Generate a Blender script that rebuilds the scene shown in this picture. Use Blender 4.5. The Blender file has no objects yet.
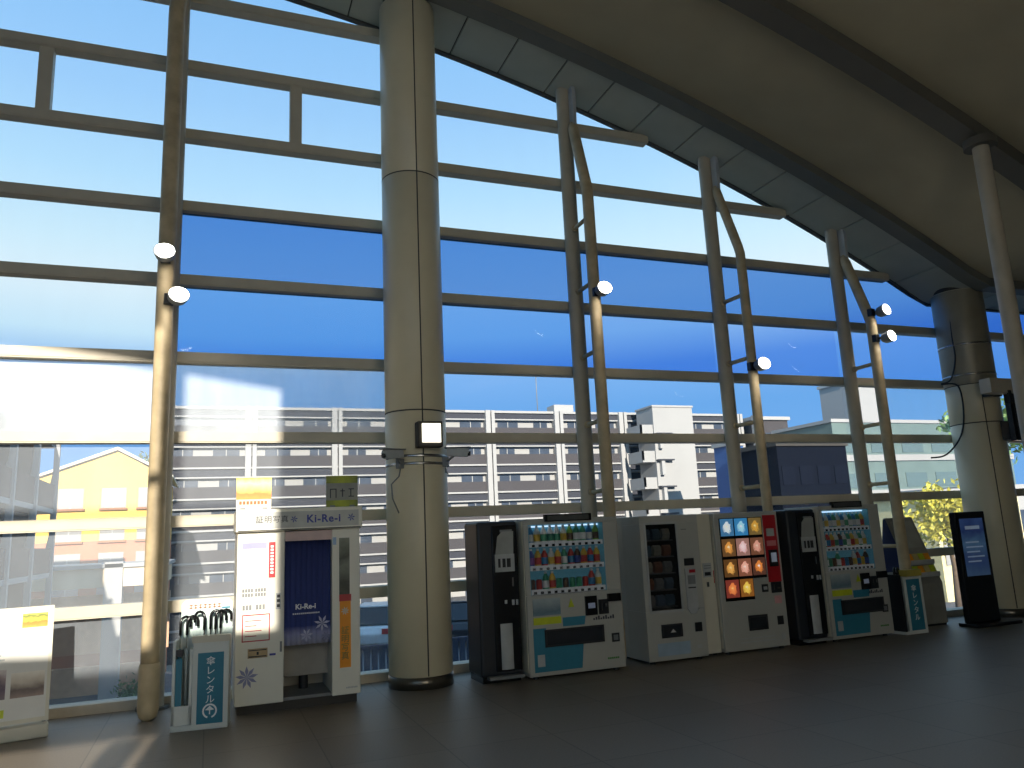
import bpy, bmesh, math, random
from mathutils import Vector, Matrix
random.seed(7)
S = bpy.context.scene
COL = S.collection
PI = math.pi

# ------------------------------------------------------------------ materials
MATS = {}
def lin(c):
    return tuple(((x/255)/12.92 if x/255 <= .04045 else ((x/255+.055)/1.055)**2.4) for x in c)

def pm(name, rgb, rough=.5, metal=0., var=.10, scale=6., bump=0., emit=0., spec=.5):
    """plain painted / plastic / metal surface with a slight procedural mottling"""
    if name in MATS: return MATS[name]
    m = bpy.data.materials.new(name); m.use_nodes = True
    nt = m.node_tree; n = nt.nodes; l = nt.links
    b = n['Principled BSDF']
    c = lin(rgb)
    tc = n.new('ShaderNodeTexCoord'); nz = n.new('ShaderNodeTexNoise')
    nz.inputs['Scale'].default_value = scale; nz.inputs['Detail'].default_value = 4
    l.new(tc.outputs['Object'], nz.inputs['Vector'])
    r = n.new('ShaderNodeValToRGB')
    r.color_ramp.elements[0].position = .3; r.color_ramp.elements[1].position = .7
    r.color_ramp.elements[0].color = tuple(max(0, x*(1-var)) for x in c)+(1,)
    r.color_ramp.elements[1].color = tuple(min(1, x*(1+var)) for x in c)+(1,)
    l.new(nz.outputs['Fac'], r.inputs['Fac']); l.new(r.outputs['Color'], b.inputs['Base Color'])
    b.inputs['Roughness'].default_value = rough; b.inputs['Metallic'].default_value = metal
    b.inputs['Specular IOR Level'].default_value = spec
    if emit:
        l.new(r.outputs['Color'], b.inputs['Emission Color']); b.inputs['Emission Strength'].default_value = emit
    if bump:
        bp = n.new('ShaderNodeBump'); bp.inputs['Strength'].default_value = bump; bp.inputs['Distance'].default_value = .01
        l.new(nz.outputs['Fac'], bp.inputs['Height']); l.new(bp.outputs['Normal'], b.inputs['Normal'])
    MATS[name] = m
    return m

def glow(name, rgb, strength):
    if name in MATS: return MATS[name]
    m = bpy.data.materials.new(name); m.use_nodes = True
    nt = m.node_tree; nt.nodes.clear()
    e = nt.nodes.new('ShaderNodeEmission'); o = nt.nodes.new('ShaderNodeOutputMaterial')
    e.inputs['Color'].default_value = lin(rgb)+(1,); e.inputs['Strength'].default_value = strength
    nt.links.new(e.outputs[0], o.inputs['Surface']); MATS[name] = m
    return m

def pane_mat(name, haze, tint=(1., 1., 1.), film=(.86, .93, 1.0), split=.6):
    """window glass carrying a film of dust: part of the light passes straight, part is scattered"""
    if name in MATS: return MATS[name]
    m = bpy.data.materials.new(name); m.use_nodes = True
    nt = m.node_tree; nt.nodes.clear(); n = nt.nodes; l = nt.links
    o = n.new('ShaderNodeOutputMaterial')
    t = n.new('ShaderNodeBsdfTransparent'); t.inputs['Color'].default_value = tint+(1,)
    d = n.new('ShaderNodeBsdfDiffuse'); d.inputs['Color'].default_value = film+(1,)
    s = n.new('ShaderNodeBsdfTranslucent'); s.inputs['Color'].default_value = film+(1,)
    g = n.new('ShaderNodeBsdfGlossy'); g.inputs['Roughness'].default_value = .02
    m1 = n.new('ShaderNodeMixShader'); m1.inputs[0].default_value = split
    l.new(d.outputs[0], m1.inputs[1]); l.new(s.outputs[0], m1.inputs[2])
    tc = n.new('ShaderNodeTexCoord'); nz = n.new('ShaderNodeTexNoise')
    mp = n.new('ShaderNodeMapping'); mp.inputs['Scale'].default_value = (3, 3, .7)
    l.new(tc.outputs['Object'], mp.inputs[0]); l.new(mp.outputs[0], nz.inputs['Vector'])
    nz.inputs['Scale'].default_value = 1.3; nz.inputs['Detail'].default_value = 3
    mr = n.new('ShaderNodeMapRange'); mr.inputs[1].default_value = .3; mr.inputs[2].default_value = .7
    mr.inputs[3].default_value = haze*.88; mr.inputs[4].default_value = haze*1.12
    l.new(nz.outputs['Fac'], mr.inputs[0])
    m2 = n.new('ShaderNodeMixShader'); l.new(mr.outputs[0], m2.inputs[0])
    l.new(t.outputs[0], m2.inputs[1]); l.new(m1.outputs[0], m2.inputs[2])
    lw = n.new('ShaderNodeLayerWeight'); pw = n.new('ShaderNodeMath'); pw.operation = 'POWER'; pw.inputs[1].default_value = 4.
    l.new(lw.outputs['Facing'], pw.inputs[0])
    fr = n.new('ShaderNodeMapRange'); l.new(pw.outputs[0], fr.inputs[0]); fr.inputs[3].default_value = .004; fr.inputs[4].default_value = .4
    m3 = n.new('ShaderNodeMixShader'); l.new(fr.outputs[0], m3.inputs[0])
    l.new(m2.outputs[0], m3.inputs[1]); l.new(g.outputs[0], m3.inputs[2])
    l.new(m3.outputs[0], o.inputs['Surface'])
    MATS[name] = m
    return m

def clear_mat():
    if 'clear' in MATS: return MATS['clear']
    m = bpy.data.materials.new('clear'); m.use_nodes = True
    nt = m.node_tree; nt.nodes.clear()
    o = nt.nodes.new('ShaderNodeOutputMaterial'); t = nt.nodes.new('ShaderNodeBsdfTransparent')
    nt.links.new(t.outputs[0], o.inputs['Surface']); MATS['clear'] = m
    return m

def case_glass(name='case glass', k=.9):
    if name in MATS: return MATS[name]
    m = bpy.data.materials.new(name); m.use_nodes = True
    nt = m.node_tree; nt.nodes.clear(); n = nt.nodes; l = nt.links
    o = n.new('ShaderNodeOutputMaterial'); t = n.new('ShaderNodeBsdfTransparent'); t.inputs['Color'].default_value = (k, k, k, 1)
    g = n.new('ShaderNodeBsdfGlossy'); g.inputs['Roughness'].default_value = .05
    lw = n.new('ShaderNodeLayerWeight'); lw.inputs['Blend'].default_value = .2
    fr = n.new('ShaderNodeMapRange'); l.new(lw.outputs['Facing'], fr.inputs[0]); fr.inputs[3].default_value = .03; fr.inputs[4].default_value = .30
    mx = n.new('ShaderNodeMixShader'); l.new(fr.outputs[0], mx.inputs[0]); l.new(t.outputs[0], mx.inputs[1]); l.new(g.outputs[0], mx.inputs[2])
    l.new(mx.outputs[0], o.inputs['Surface']); MATS[name] = m
    return m

def floor_mat():
    m = bpy.data.materials.new('floor tiles'); m.use_nodes = True
    nt = m.node_tree; n = nt.nodes; l = nt.links; b = n['Principled BSDF']
    tc = n.new('ShaderNodeTexCoord'); br = n.new('ShaderNodeTexBrick')
    br.offset = 0; br.inputs['Scale'].default_value = 1; br.inputs['Brick Width'].default_value = .9; br.inputs['Row Height'].default_value = .9
    br.inputs['Mortar Size'].default_value = .006; br.inputs['Mortar Smooth'].default_value = .2
    br.inputs['Color1'].default_value = lin((138,128,114))+(1,); br.inputs['Color2'].default_value = lin((130,120,107))+(1,)
    br.inputs['Mortar'].default_value = lin((110,102,92))+(1,)
    l.new(tc.outputs['Object'], br.inputs['Vector'])
    nz = n.new('ShaderNodeTexNoise'); nz.inputs['Scale'].default_value = 60; nz.inputs['Detail'].default_value = 5
    l.new(tc.outputs['Object'], nz.inputs['Vector'])
    mx = n.new('ShaderNodeMix'); mx.data_type = 'RGBA'; mx.blend_type = 'MULTIPLY'; mx.inputs[0].default_value = .35
    l.new(br.outputs['Color'], mx.inputs[6]); l.new(nz.outputs['Fac'], mx.inputs[7]); l.new(mx.outputs[2], b.inputs['Base Color'])
    b.inputs['Roughness'].default_value = .45; b.inputs['Specular IOR Level'].default_value = .22
    return m

def band_mat(name, stops, axis='Z', lo=0., hi=1., noise=0., emit=0., rough=.5, nscale=8.):
    """a printed picture: bands of colour along an object axis, broken up by noise"""
    if name in MATS: return MATS[name]
    m = bpy.data.materials.new(name); m.use_nodes = True
    nt = m.node_tree; n = nt.nodes; l = nt.links; b = n['Principled BSDF']
    tc = n.new('ShaderNodeTexCoord'); sp = n.new('ShaderNodeSeparateXYZ'); l.new(tc.outputs['Object'], sp.inputs[0])
    mr = n.new('ShaderNodeMapRange'); mr.inputs[1].default_value = lo; mr.inputs[2].default_value = hi
    l.new(sp.outputs[axis], mr.inputs[0])
    nz = n.new('ShaderNodeTexNoise'); nz.inputs['Scale'].default_value = nscale; nz.inputs['Detail'].default_value = 5
    l.new(tc.outputs['Object'], nz.inputs['Vector'])
    ad = n.new('ShaderNodeMath'); ad.operation = 'MULTIPLY_ADD'; ad.inputs[1].default_value = noise
    l.new(nz.outputs['Fac'], ad.inputs[0])
    sb = n.new('ShaderNodeMath'); sb.operation = 'SUBTRACT'; sb.inputs[1].default_value = noise*.5
    l.new(mr.outputs[0], sb.inputs[0]); l.new(sb.outputs[0], ad.inputs[2])
    r = n.new('ShaderNodeValToRGB'); cr = r.color_ramp
    while len(cr.elements) < len(stops): cr.elements.new(.5)
    for e, (p, c) in zip(cr.elements, stops):
        e.position = p; e.color = lin(c)+(1,)
    l.new(ad.outputs[0], r.inputs['Fac']); l.new(r.outputs['Color'], b.inputs['Base Color'])
    b.inputs['Roughness'].default_value = rough
    if emit:
        l.new(r.outputs['Color'], b.inputs['Emission Color']); b.inputs['Emission Strength'].default_value = emit
    MATS[name] = m
    return m

def foliage_mat(name, rgb):
    if name in MATS: return MATS[name]
    m = pm(name, rgb, .6, var=.45, scale=3.)
    return m

# ------------------------------------------------------------------ mesh builder
class MB:
    def __init__(s): s.v = []; s.f = []; s.mi = []; s.sm = []
    def add(s, vs, fs, mi=0, sm=False):
        o = len(s.v); s.v += [tuple(p) for p in vs]
        for f in fs: s.f.append(tuple(o+i for i in f)); s.mi.append(mi); s.sm.append(sm)
        return s
    def box(s, x0, x1, y0, y1, z0, z1, mi=0):
        vs = [(x0,y0,z0),(x1,y0,z0),(x1,y1,z0),(x0,y1,z0),(x0,y0,z1),(x1,y0,z1),(x1,y1,z1),(x0,y1,z1)]
        return s.add(vs, [(0,3,2,1),(4,5,6,7),(0,1,5,4),(1,2,6,5),(2,3,7,6),(3,0,4,7)], mi)
    def prism(s, pts, ax, a, b, mi=0):
        """polygon in the plane normal to axis ax ('x','y','z'), extruded from a to b"""
        def P(p, t):
            if ax == 'y': return (p[0], t, p[1])
            if ax == 'x': return (t, p[0], p[1])
            return (p[0], p[1], t)
        n = len(pts)
        vs = [P(p, a) for p in pts]+[P(p, b) for p in pts]
        fs = [tuple(range(n)), tuple(range(2*n-1, n-1, -1))]
        fs += [(i, n+i, n+(i+1) % n, (i+1) % n) for i in range(n)]
        return s.add(vs, fs, mi)
    def tube(s, pts, r, n=12, mi=0, cap=True, sm=True):
        """round bar along points; r a number or one radius per point"""
        pts = [Vector(p) for p in pts]; k = len(pts)
        rs = r if isinstance(r, (list, tuple)) else [r]*k
        t0 = (pts[1]-pts[0]).normalized()
        up = Vector((0,0,1)) if abs(t0.z) < .9 else Vector((1,0,0))
        u = t0.cross(up).normalized(); vs = []
        for i, p in enumerate(pts):
            t = (pts[min(i+1,k-1)]-pts[max(i-1,0)]).normalized()
            u = (u-t*u.dot(t)).normalized(); w = t.cross(u)
            for j in range(n):
                a = 2*PI*j/n; vs.append(p+(u*math.cos(a)+w*math.sin(a))*rs[i])
        fs = [(i*n+j, i*n+(j+1)%n, (i+1)*n+(j+1)%n, (i+1)*n+j) for i in range(k-1) for j in range(n)]
        s.add(vs, fs, mi, sm)
        if cap:
            o = len(s.v)-k*n
            s.f.append(tuple(o+j for j in range(n-1,-1,-1))); s.mi.append(mi); s.sm.append(False)
            s.f.append(tuple(o+(k-1)*n+j for j in range(n))); s.mi.append(mi); s.sm.append(False)
        return s
    def lathe(s, prof, c=(0,0,0), n=24, mi=0, sx=1., sy=1., sm=True):
        vs = []; k = len(prof)
        for r, z in prof:
            for j in range(n):
                a = 2*PI*j/n; vs.append((c[0]+r*sx*math.cos(a), c[1]+r*sy*math.sin(a), c[2]+z))
        fs = [(i*n+j, i*n+(j+1)%n, (i+1)*n+(j+1)%n, (i+1)*n+j) for i in range(k-1) for j in range(n)]
        fs += [tuple(range(n-1,-1,-1)), tuple((k-1)*n+j for j in range(n))]
        return s.add(vs, fs[:-2], mi, sm).add([vs[i] for i in range(n)]+[vs[(k-1)*n+j] for j in range(n)],
                    [tuple(range(n-1,-1,-1)), tuple(range(n,2*n))], mi, False)
    def build(s, name, mats, parent=None, bevel=0., loc=None):
        me = bpy.data.meshes.new(name); me.from_pydata(s.v, [], s.f)
        for m in (mats if isinstance(mats, (list, tuple)) else [mats]): me.materials.append(m)
        for p, a, b in zip(me.polygons, s.mi, s.sm): p.material_index = a; p.use_smooth = b
        bm = bmesh.new(); bm.from_mesh(me)
        bmesh.ops.recalc_face_normals(bm, faces=bm.faces); bm.to_mesh(me); bm.free()
        me.update()
        o = bpy.data.objects.new(name, me); COL.objects.link(o)
        if parent: o.parent = parent
        if loc: o.location = loc
        if bevel:
            b = o.modifiers.new('bevel', 'BEVEL'); b.width = bevel; b.segments = 2; b.limit_method = 'ANGLE'
        return o

def part(name, mats, parent, *boxes, bevel=0.):
    b = MB()
    for q in boxes: b.box(*q)
    return b.build(name, mats, parent, bevel)

def thing(name, label, cat, loc=(0,0,0), rz=0., group=None):
    o = bpy.data.objects.new(name, None); COL.objects.link(o); o.empty_display_size = .1
    o.location = loc; o.rotation_euler = (0,0,rz); o['label'] = label; o['category'] = cat
    if group: o['group'] = group
    return o
def tag(o, label, cat, group=None, kind=None):
    o['label'] = label; o['category'] = cat
    if group: o['group'] = group
    if kind: o['kind'] = kind
    return o
def struct(o): o['kind'] = 'structure'; return o
def dup(root, loc=None, label=None, rz=None):
    r = root.copy(); COL.objects.link(r)
    if loc is not None: r.location = loc
    if rz is not None: r.rotation_euler = (0,0,rz)
    if label: r['label'] = label
    for c in list(root.children):
        d = c.copy(); COL.objects.link(d); d.parent = r
        for g in list(c.children):
            h = g.copy(); COL.objects.link(h); h.parent = d
    return r
def text(name, body, size, mat, parent, loc, align='CENTER', spacing=1., bold=0., sp=1.):
    """lettering standing upright, facing -Y"""
    cu = bpy.data.curves.new('lettering', 'FONT'); cu.body = body; cu.size = size
    cu.align_x = align; cu.align_y = 'CENTER'; cu.extrude = .0015; cu.space_line = spacing; cu.space_character = sp; cu.offset = 0 if any(ord(ch) > 0x2000 for ch in body) else bold; cu.resolution_u = 3
    t = bpy.data.objects.new('lettering', cu); COL.objects.link(t)
    dg = bpy.context.evaluated_depsgraph_get(); dg.update()
    me = bpy.data.meshes.new_from_object(t.evaluated_get(dg))
    bpy.data.objects.remove(t); bpy.data.curves.remove(cu)
    me.transform(Matrix.Rotation(PI/2, 4, 'X')); me.name = name
    me.materials.clear(); me.materials.append(mat)
    o = bpy.data.objects.new(name, me); COL.objects.link(o); o.parent = parent; o.location = loc
    return o
def smooth(pts, k=6):
    P = [Vector(p) for p in pts]; out = []
    for i in range(len(P)-1):
        a, b, c, d = P[max(i-1,0)], P[i], P[i+1], P[min(i+2,len(P)-1)]
        for j in range(k):
            t = j/k; out.append(.5*((2*b)+(c-a)*t+(2*a-5*b+4*c-d)*t*t+(3*b-a-3*c+d)*t**3))
    return out+[P[-1]]
ORD = ['first','second','third','fourth','fifth','sixth','seventh','eighth','ninth','tenth','eleventh','twelfth']

# ------------------------------------------------------------------ palette
M_alu   = pm('bronze anodised aluminium', (188,178,156), .5, 0, .05)
M_steel = pm('painted steel', (176,166,146), .5, 0, .08, 4)
M_rust  = pm('weathered painted steel', (184,165,130), .55, 0, .2, 5)
M_col   = pm('column cladding', (212,200,168), .38, 0, .04, 2)
M_seam  = pm('dark joint', (58,54,48), .7)
M_chrome= pm('stainless steel', (170,170,168), .25, 1., .05)
M_dark  = pm('dark plastic', (26,27,30), .4, 0, .1)
M_black = pm('black gloss plastic', (14,15,18), .25, 0, .1)
M_white = pm('white enamel', (172,171,162), .35, 0, .03, 3)
M_bwhite = pm('booth white', (226,222,206), .4, 0, .03, 3)
M_cream = pm('cream enamel', (206,200,180), .4, 0, .03, 3)
M_grey  = pm('grey plastic', (120,122,122), .5)
M_lgrey = pm('light grey plastic', (172,174,172), .5)
M_teal  = pm('teal print', (46,120,142), .45, 0, .06)
M_navy  = pm('navy blue panel', (30,42,86), .5, 0, .08)
M_red   = pm('red print', (178,26,36), .4, 0, .06)
M_orange= pm('orange print', (238,150,20), .5, 0, .06)
M_yellow= pm('yellow green print', (190,200,40), .5, 0, .15)
M_ink   = pm('dark ink', (48,50,60), .6)
M_bink  = pm('blue ink', (70,78,150), .6)
M_wink  = pm('white ink', (235,238,238), .6, 0, .02)
M_rubber= pm('black rubber', (16,16,16), .8)

# ------------------------------------------------------------------ roof line
CX, CZ, RR = -4.40, -25.54, 34.946
def prof(x):
    return max(CZ+math.sqrt(RR*RR-(x-CX)**2), 5.37)
X0, X1 = -8.0, 17.0
YR, YF = -3.0, 9.72            # rear wall, glass plane
XS = [X0+(X1-X0)*i/60 for i in range(61)]

def shell(name, y0, y1, lo, hi, mat):
    pts = [(x, prof(x)+lo) for x in XS]+[(x, prof(x)+hi) for x in reversed(XS)]
    b = MB(); n = len(XS)
    vs = []
    for y in (y0, y1):
        for off in (lo, hi):
            vs += [(x, y, prof(x)+off) for x in XS]
    L0, H0, L1, H1 = 0, n, 2*n, 3*n
    fs = []
    for i in range(n-1):
        fs += [(L0+i, L0+i+1, L1+i+1, L1+i), (H0+i, H1+i, H1+i+1, H0+i+1), (L0+i, H0+i, H0+i+1, L0+i+1), (L1+i, L1+i+1, H1+i+1, H1+i)]
    fs += [(L0, L1, H1, H0), (L0+n-1, H0+n-1, H1+n-1, L1+n-1)]
    b.add(vs, fs)
    return struct(b.build(name, mat))

M_ceil = pm('ceiling board', (166,156,130), .9, 0, .05, 1.5)
M_soff = pm('soffit panel', (172,174,160), .7, 0, .06, 2)
M_beam = pm('roof beam paint', (92,88,78), .6, 0, .06, 2)
M_gut  = pm('roof edge trim', (70,68,62), .6)
shell('ceiling', YR-.3, 8.52, .10, .5, M_ceil)
# soffit next to the glass, with narrow joints between its panels
SP = .74; x = X0
sf = MB(); jt = MB()
k = 0
while x < X1-.01:
    xe = min(x+SP, X1); n = 5
    xs = [x+.012+(xe-x-.024)*i/n for i in range(n+1)]
    vs = []
    for y in (8.78, 9.76):
        for off in (.0, .35): vs += [(q, y, prof(q)+off) for q in xs]
    m = n+1; fs = []
    for i in range(n):
        fs += [(i,i+1,2*m+i+1,2*m+i),(m+i,3*m+i,3*m+i+1,m+i+1),(i,m+i,m+i+1,i+1),(2*m+i,2*m+i+1,3*m+i+1,3*m+i)]
    fs += [(0,2*m,3*m,m),(n,m+n,3*m+n,2*m+n)]
    sf.add(vs, fs); x = xe
struct(sf.build('trim_1', M_soff))
shell('trim_2', 8.78, 9.76, .03, .45, M_seam)            # behind the joints
shell('trim_3', 8.52, 8.78, -.05, .5, pm('edge beam paint', (104,104,96), .6, 0, .06, 2))            # beam beside the soffit
shell('trim_4', 6.40, 6.70, -.10, .5, M_beam)            # second beam
shell('trim_5', 4.28, 4.58, -.10, .5, M_beam)
shell('trim_6', 2.10, 2.40, -.10, .5, M_beam)
shell('trim_7', 9.69, 9.77, -.03, .05, M_gut)            # head of the glazing

# floor, side walls, rear wall with its openings
M_wall = pm('plaster wall', (176,170,156), .9, 0, .04, 2)
struct(part('floor', floor_mat(), None, (X0, X1, YR-.3, 9.82, -.25, 0)))
b = MB(); b.box(X0-.25, X0, YR-.3, 9.9, -.25, 9.8); struct(b.build('wall_left', M_wall))
b = MB(); b.box(X1, X1+.25, YR-.3, 9.9, -.25, 5.9); struct(b.build('wall_right', M_wall))
b = MB(); y0, y1 = YR-.25, YR; FX = 4.2; GX = .5
b.box(X0, -1.87, y0, y1, 0, 1.0)                      # parapet under the left window
b.box(-1.87, -1.62, y0, y1, 0, 4.0); b.box(-1.52, -.5, y0, y1, 0, 4.13)
b.box(X0, -.5, y0, y1, 4.12, 4.97)                    # spandrel
b.prism([(-.5,0),(GX,0),(GX,prof(GX)+.3),(-.5,prof(-.5)+.3)], 'y', y0, y1)
b.box(GX, FX, y0, y1, 0, .6); b.prism([(GX, 6.6),(FX, 6.6),(FX, prof(FX)+.3),(GX, prof(GX)+.3)], 'y', y0, y1)
b.box(FX, X1, y0, y1, 0, 5.2); b.prism([(FX,5.2),(X1,5.2),(X1,prof(X1)+.3)]+[(q, prof(q)+.3) for q in reversed(XS) if FX < q < X1-.1]+[(FX,prof(FX)+.3)], 'y', y0, y1)
b.prism([(X0, 9.3),(-.5, 8.18),(-.5, prof(-.5)+.3),(X0, prof(X0)+.3)], 'y', y0, y1)   # sloping header
b.box(X0, -.5, y0+.05, y1-.05, 6.65, 6.73)            # transoms
b.box(-1.72, -1.6, y0+.05, y1-.05, 4.97, 8.6)        # mullion
struct(b.build('wall_back', M_wall))

# milky fill glazing in the rear wall, unseen and added to fill the hall with soft light
mk = bpy.data.materials.new('milky fill glazing'); mk.use_nodes = True
nt = mk.node_tree; nt.nodes.clear(); o_ = nt.nodes.new('ShaderNodeOutputMaterial'); tr = nt.nodes.new('ShaderNodeBsdfTranslucent'); tr.inputs['Color'].default_value = (.88,.82,.69,1)
nt.links.new(tr.outputs[0], o_.inputs['Surface'])
w = struct(MB().box(GX, FX, YR-.135, YR-.125, .6, 6.6, 1).add([(GX,YR-.12,.6),(FX,YR-.12,.6),(FX,YR-.12,6.6),(GX,YR-.12,6.6)], [(0,1,2,3)], 0).build('window_90', [mk, clear_mat()]))
for q in (1.4, 2.35, 3.3): part('mullion', M_wall, w, (q-.04,q+.04,YR-.2,YR-.05,.6,6.6))
# kerb under the glazing
struct(part('baseboard_front', pm('kerb stone', (196,184,164), .7), None, (X0, X1, 9.58, 9.82, 0, .10)))

# ------------------------------------------------------------------ glazing
POSTS = [-3.45, -.52, 2.34, 4.80, 7.26, 9.71, 12.05, 14.6, 16.95]
RAILS = [.10, 1.03, 1.96, 2.92, 3.87, 4.83, 5.78, 6.74, 7.69, 8.65, 9.6]
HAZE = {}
def haze_for(bay, row):  # dust film, its amount set per pane to place the bright veil
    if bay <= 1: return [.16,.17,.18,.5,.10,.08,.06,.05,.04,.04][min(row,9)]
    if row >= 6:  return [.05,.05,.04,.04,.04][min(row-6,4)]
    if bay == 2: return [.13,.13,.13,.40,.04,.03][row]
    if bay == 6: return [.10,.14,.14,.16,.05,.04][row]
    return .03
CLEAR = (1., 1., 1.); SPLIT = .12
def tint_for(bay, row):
    """some rows of panes are tinted blue, standing in for a darker, unveiled sky"""
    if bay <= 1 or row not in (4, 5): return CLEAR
    if row == 5: return (.13,.295,.65)  # blue put into the pane colour to darken the sky behind
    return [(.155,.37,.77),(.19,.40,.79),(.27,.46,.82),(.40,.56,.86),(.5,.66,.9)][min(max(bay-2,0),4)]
wn = 0
edges = [X0]+POSTS+[X1]
for bay in range(len(edges)-1):
    xa, xb = edges[bay], edges[bay+1]
    if xb-xa < .1: continue
    for row in range(len(RAILS)-1):
        za, zb = RAILS[row], RAILS[row+1]
        xs = [xa+(xb-xa)*i/10 for i in range(11)]
        if max(prof(xa), prof(xb)) < za+.05: continue
        top = [(q, min(zb, prof(q)-.02)) for q in xs if prof(q)-.02 > za]
        if len(top) < 2: continue
        if prof(xb)-.02 <= za:                       # glass ends where the roof comes down to the rail
            lo, hi = top[-1][0], xb
            for _ in range(30):
                mid = (lo+hi)/2
                if prof(mid)-.02 > za: lo = mid
                else: hi = mid
            top.append((lo, za+.002))
        poly = [(xa, za), (top[-1][0], za)]+list(reversed(top))
        if abs(poly[1][0]-poly[2][0]) < 1e-6 and abs(poly[1][1]-poly[2][1]) < .01: poly.pop(1)
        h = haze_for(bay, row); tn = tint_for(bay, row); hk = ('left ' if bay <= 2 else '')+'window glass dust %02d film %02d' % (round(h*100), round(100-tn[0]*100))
        n = len(poly)
        pb = MB(); pb.add([(p[0], 9.72, p[1]) for p in poly], [tuple(range(n))], 0)
        pb.add([(p[0], 9.732, p[1]) for p in poly], [tuple(range(n))], 1)
        for i in range(n):
            a, c = poly[i], poly[(i+1) % n]
            pb.add([(a[0],9.72,a[1]),(c[0],9.72,c[1]),(c[0],9.732,c[1]),(a[0],9.732,a[1])], [(0,1,2,3)], 1)
        wn += 1
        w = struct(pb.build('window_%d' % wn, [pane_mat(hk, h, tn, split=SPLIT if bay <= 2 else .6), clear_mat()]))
        if row:
            xe = top[-1][0]
            while xe > xa+.1 and prof(xe) < za+.03 and xe < xb-.001: xe -= .02
            r = MB(); r.box(xa, xe, 9.62, 9.78, za-.065, za+.065)
            r.box(xa, xe, 9.612, 9.62, za-.05, za+.055)
            r.build('rail', M_alu, w)
        if row == 7 and bay in (1, 2):
            xm = {1: -1.97, 2: .92}[bay]
            MB().box(xm-.075, xm+.075, 9.63, 9.77, za+.065, zb-.065).build('mullion', M_alu, w)

# ------------------------------------------------------------------ wind posts with their inner tubes
def wind_post(x, label, zb_top, strut_z, low=.5, tr=.08, tx=.0):
    t = thing('wind_post', label, 'post', (x, 9.5, 0), 0, 'steel wind posts along the glass wall')
    top = prof(x)
    b = MB(); b.lathe([(.11, .0), (.11, top+.02)], n=20, sx=1., sy=.85); b.build('post', M_steel, t)
    b = MB(); b.lathe([(.17,0),(.17,.03)], n=20); b.build('base_plate', M_chrome, t)
    # triangular head plate from the roof down to the tube
    z1 = zb_top
    b = MB(); b.prism([(-.05, top-.01), (-.20, top-.01), (-.22, top-.12), (-.20, z1+.05), (-.10, z1-.05), (-.05, z1+.2)], 'x', .045, .10)
    b.build('head_plate', M_lgrey, t)
    b = MB(); b.tube([(0.07,-.12,z1+.12), (0.055,-.17,z1), (tx,-.54,z1-1.02), (tx,-.57,z1-1.14), (tx,-.57,low+.12), (tx,-.57,low)], [.06,tr,tr,tr,tr,tr*.97], 16)
    b.build('tube', M_rust, t)
    b = MB(); b.lathe([(tr*.6,.0),(tr*.95,.03),(tr*1.12,.10),(tr*1.12,.5),(tr*1.04,.54)], (tx,-.57,0), 24)
    b.build('tube_foot', M_rust, t)
    for z in strut_z:
        b = MB(); b.tube([(0,-.05,z), (tx,-.52,z)], .03, 10); b.tube([(-.0,-.1,z-.0),(0,-.13,z)], .05, 10)
        b.build('strut', M_rust, t)
    return t
ZS = [1.2, 2.15, 3.07, 4.02, 4.98]
wind_post(-.515, 'tall round steel post with inner tube on the left, right of the leaning advert stand', 9.0, ZS+[5.93,6.9], .54, .09, -.01)
wind_post(4.80, 'steel post with bent inner tube just right of the left-hand drink machine', 7.45, ZS+[5.93])
wind_post(7.26, 'steel post with bent inner tube rising behind the red-striped ice cream machine', 6.75, ZS, .5, .07, .045)
wind_post(9.71, 'steel post with bent inner tube behind the right-hand drink machine carrying two spotlights', 5.82, ZS[:4])

# ------------------------------------------------------------------ columns
def column(x, y, r, label, seam_a, rings, gap=.12):
    t = thing('round_column', label, 'column', (x, y, 0), 0, 'thick round hall columns')
    top = prof(x)+.05
    b = MB(); zz = [0.13]+[z for z in rings if z < top-.3]+[top-gap]
    for a, c in zip(zz, zz[1:]):
        b.lathe([(r-.006, a),(r, a+.006),(r, c-.006),(r-.006, c)], n=56)
    b.build('shaft', M_col, t)
    b = MB()
    for z in zz[1:-1]: b.lathe([(r-.003,z-.009),(r+.0008,z-.008),(r+.0008,z+.008),(r-.003,z+.009)], n=56)
    b.build('ring_joint', M_seam, t)
    b = MB()
    for sa in (seam_a, seam_a+PI):
        p = Vector((math.cos(sa), math.sin(sa), 0)); q = Vector((-math.sin(sa), math.cos(sa), 0))*.008
        for z0, z1 in [(.14, top-.13)]:
            a = p*(r-.01); c = p*(r+.0015)
            vs = [a-q, c-q, c+q, a+q]
            b.add([(v.x, v.y, z0) for v in vs]+[(v.x, v.y, z1) for v in vs], [(0,1,2,3),(4,5,6,7),(0,1,5,4),(1,2,6,5),(2,3,7,6),(3,0,4,7)])
    b.build('seam', M_seam, t)
    b = MB(); b.lathe([(r-.02,0),(r+.006,.0),(r+.006,.125),(r-.02,.13)], n=56); b.build('base_ring', pm('brushed base steel', (112,106,96), .3, .8), t)
    b = MB(); b.lathe([(r-.05, top-.13),(r-.05, top+.15)], n=40); b.build('head_recess', M_seam, t)
    return t
c1 = column(2.315, 9.12, .368, 'thick beige round column between photo booth and first drink machine', -PI/2-.02, [3.14, 6.18])
c2 = column(12.05, 9.2, .395, 'thick beige round column at the right end behind the black display', -PI/2-.55, [3.1, 3.75, 4.4, 4.95], .03)
b = MB(); b.lathe([(.367,2.49),(.372,2.495),(.372,2.52),(.367,2.525)], n=56); b.lathe([(.367,2.58),(.372,2.585),(.372,2.61),(.367,2.615)], n=56)
b.build('strap_band', M_chrome, c1)
b = MB()
for z in (3.9, 4.42): b.lathe([(.40,z),(.407,z+.005),(.407,z+.03),(.40,z+.035)], n=56)
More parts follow.
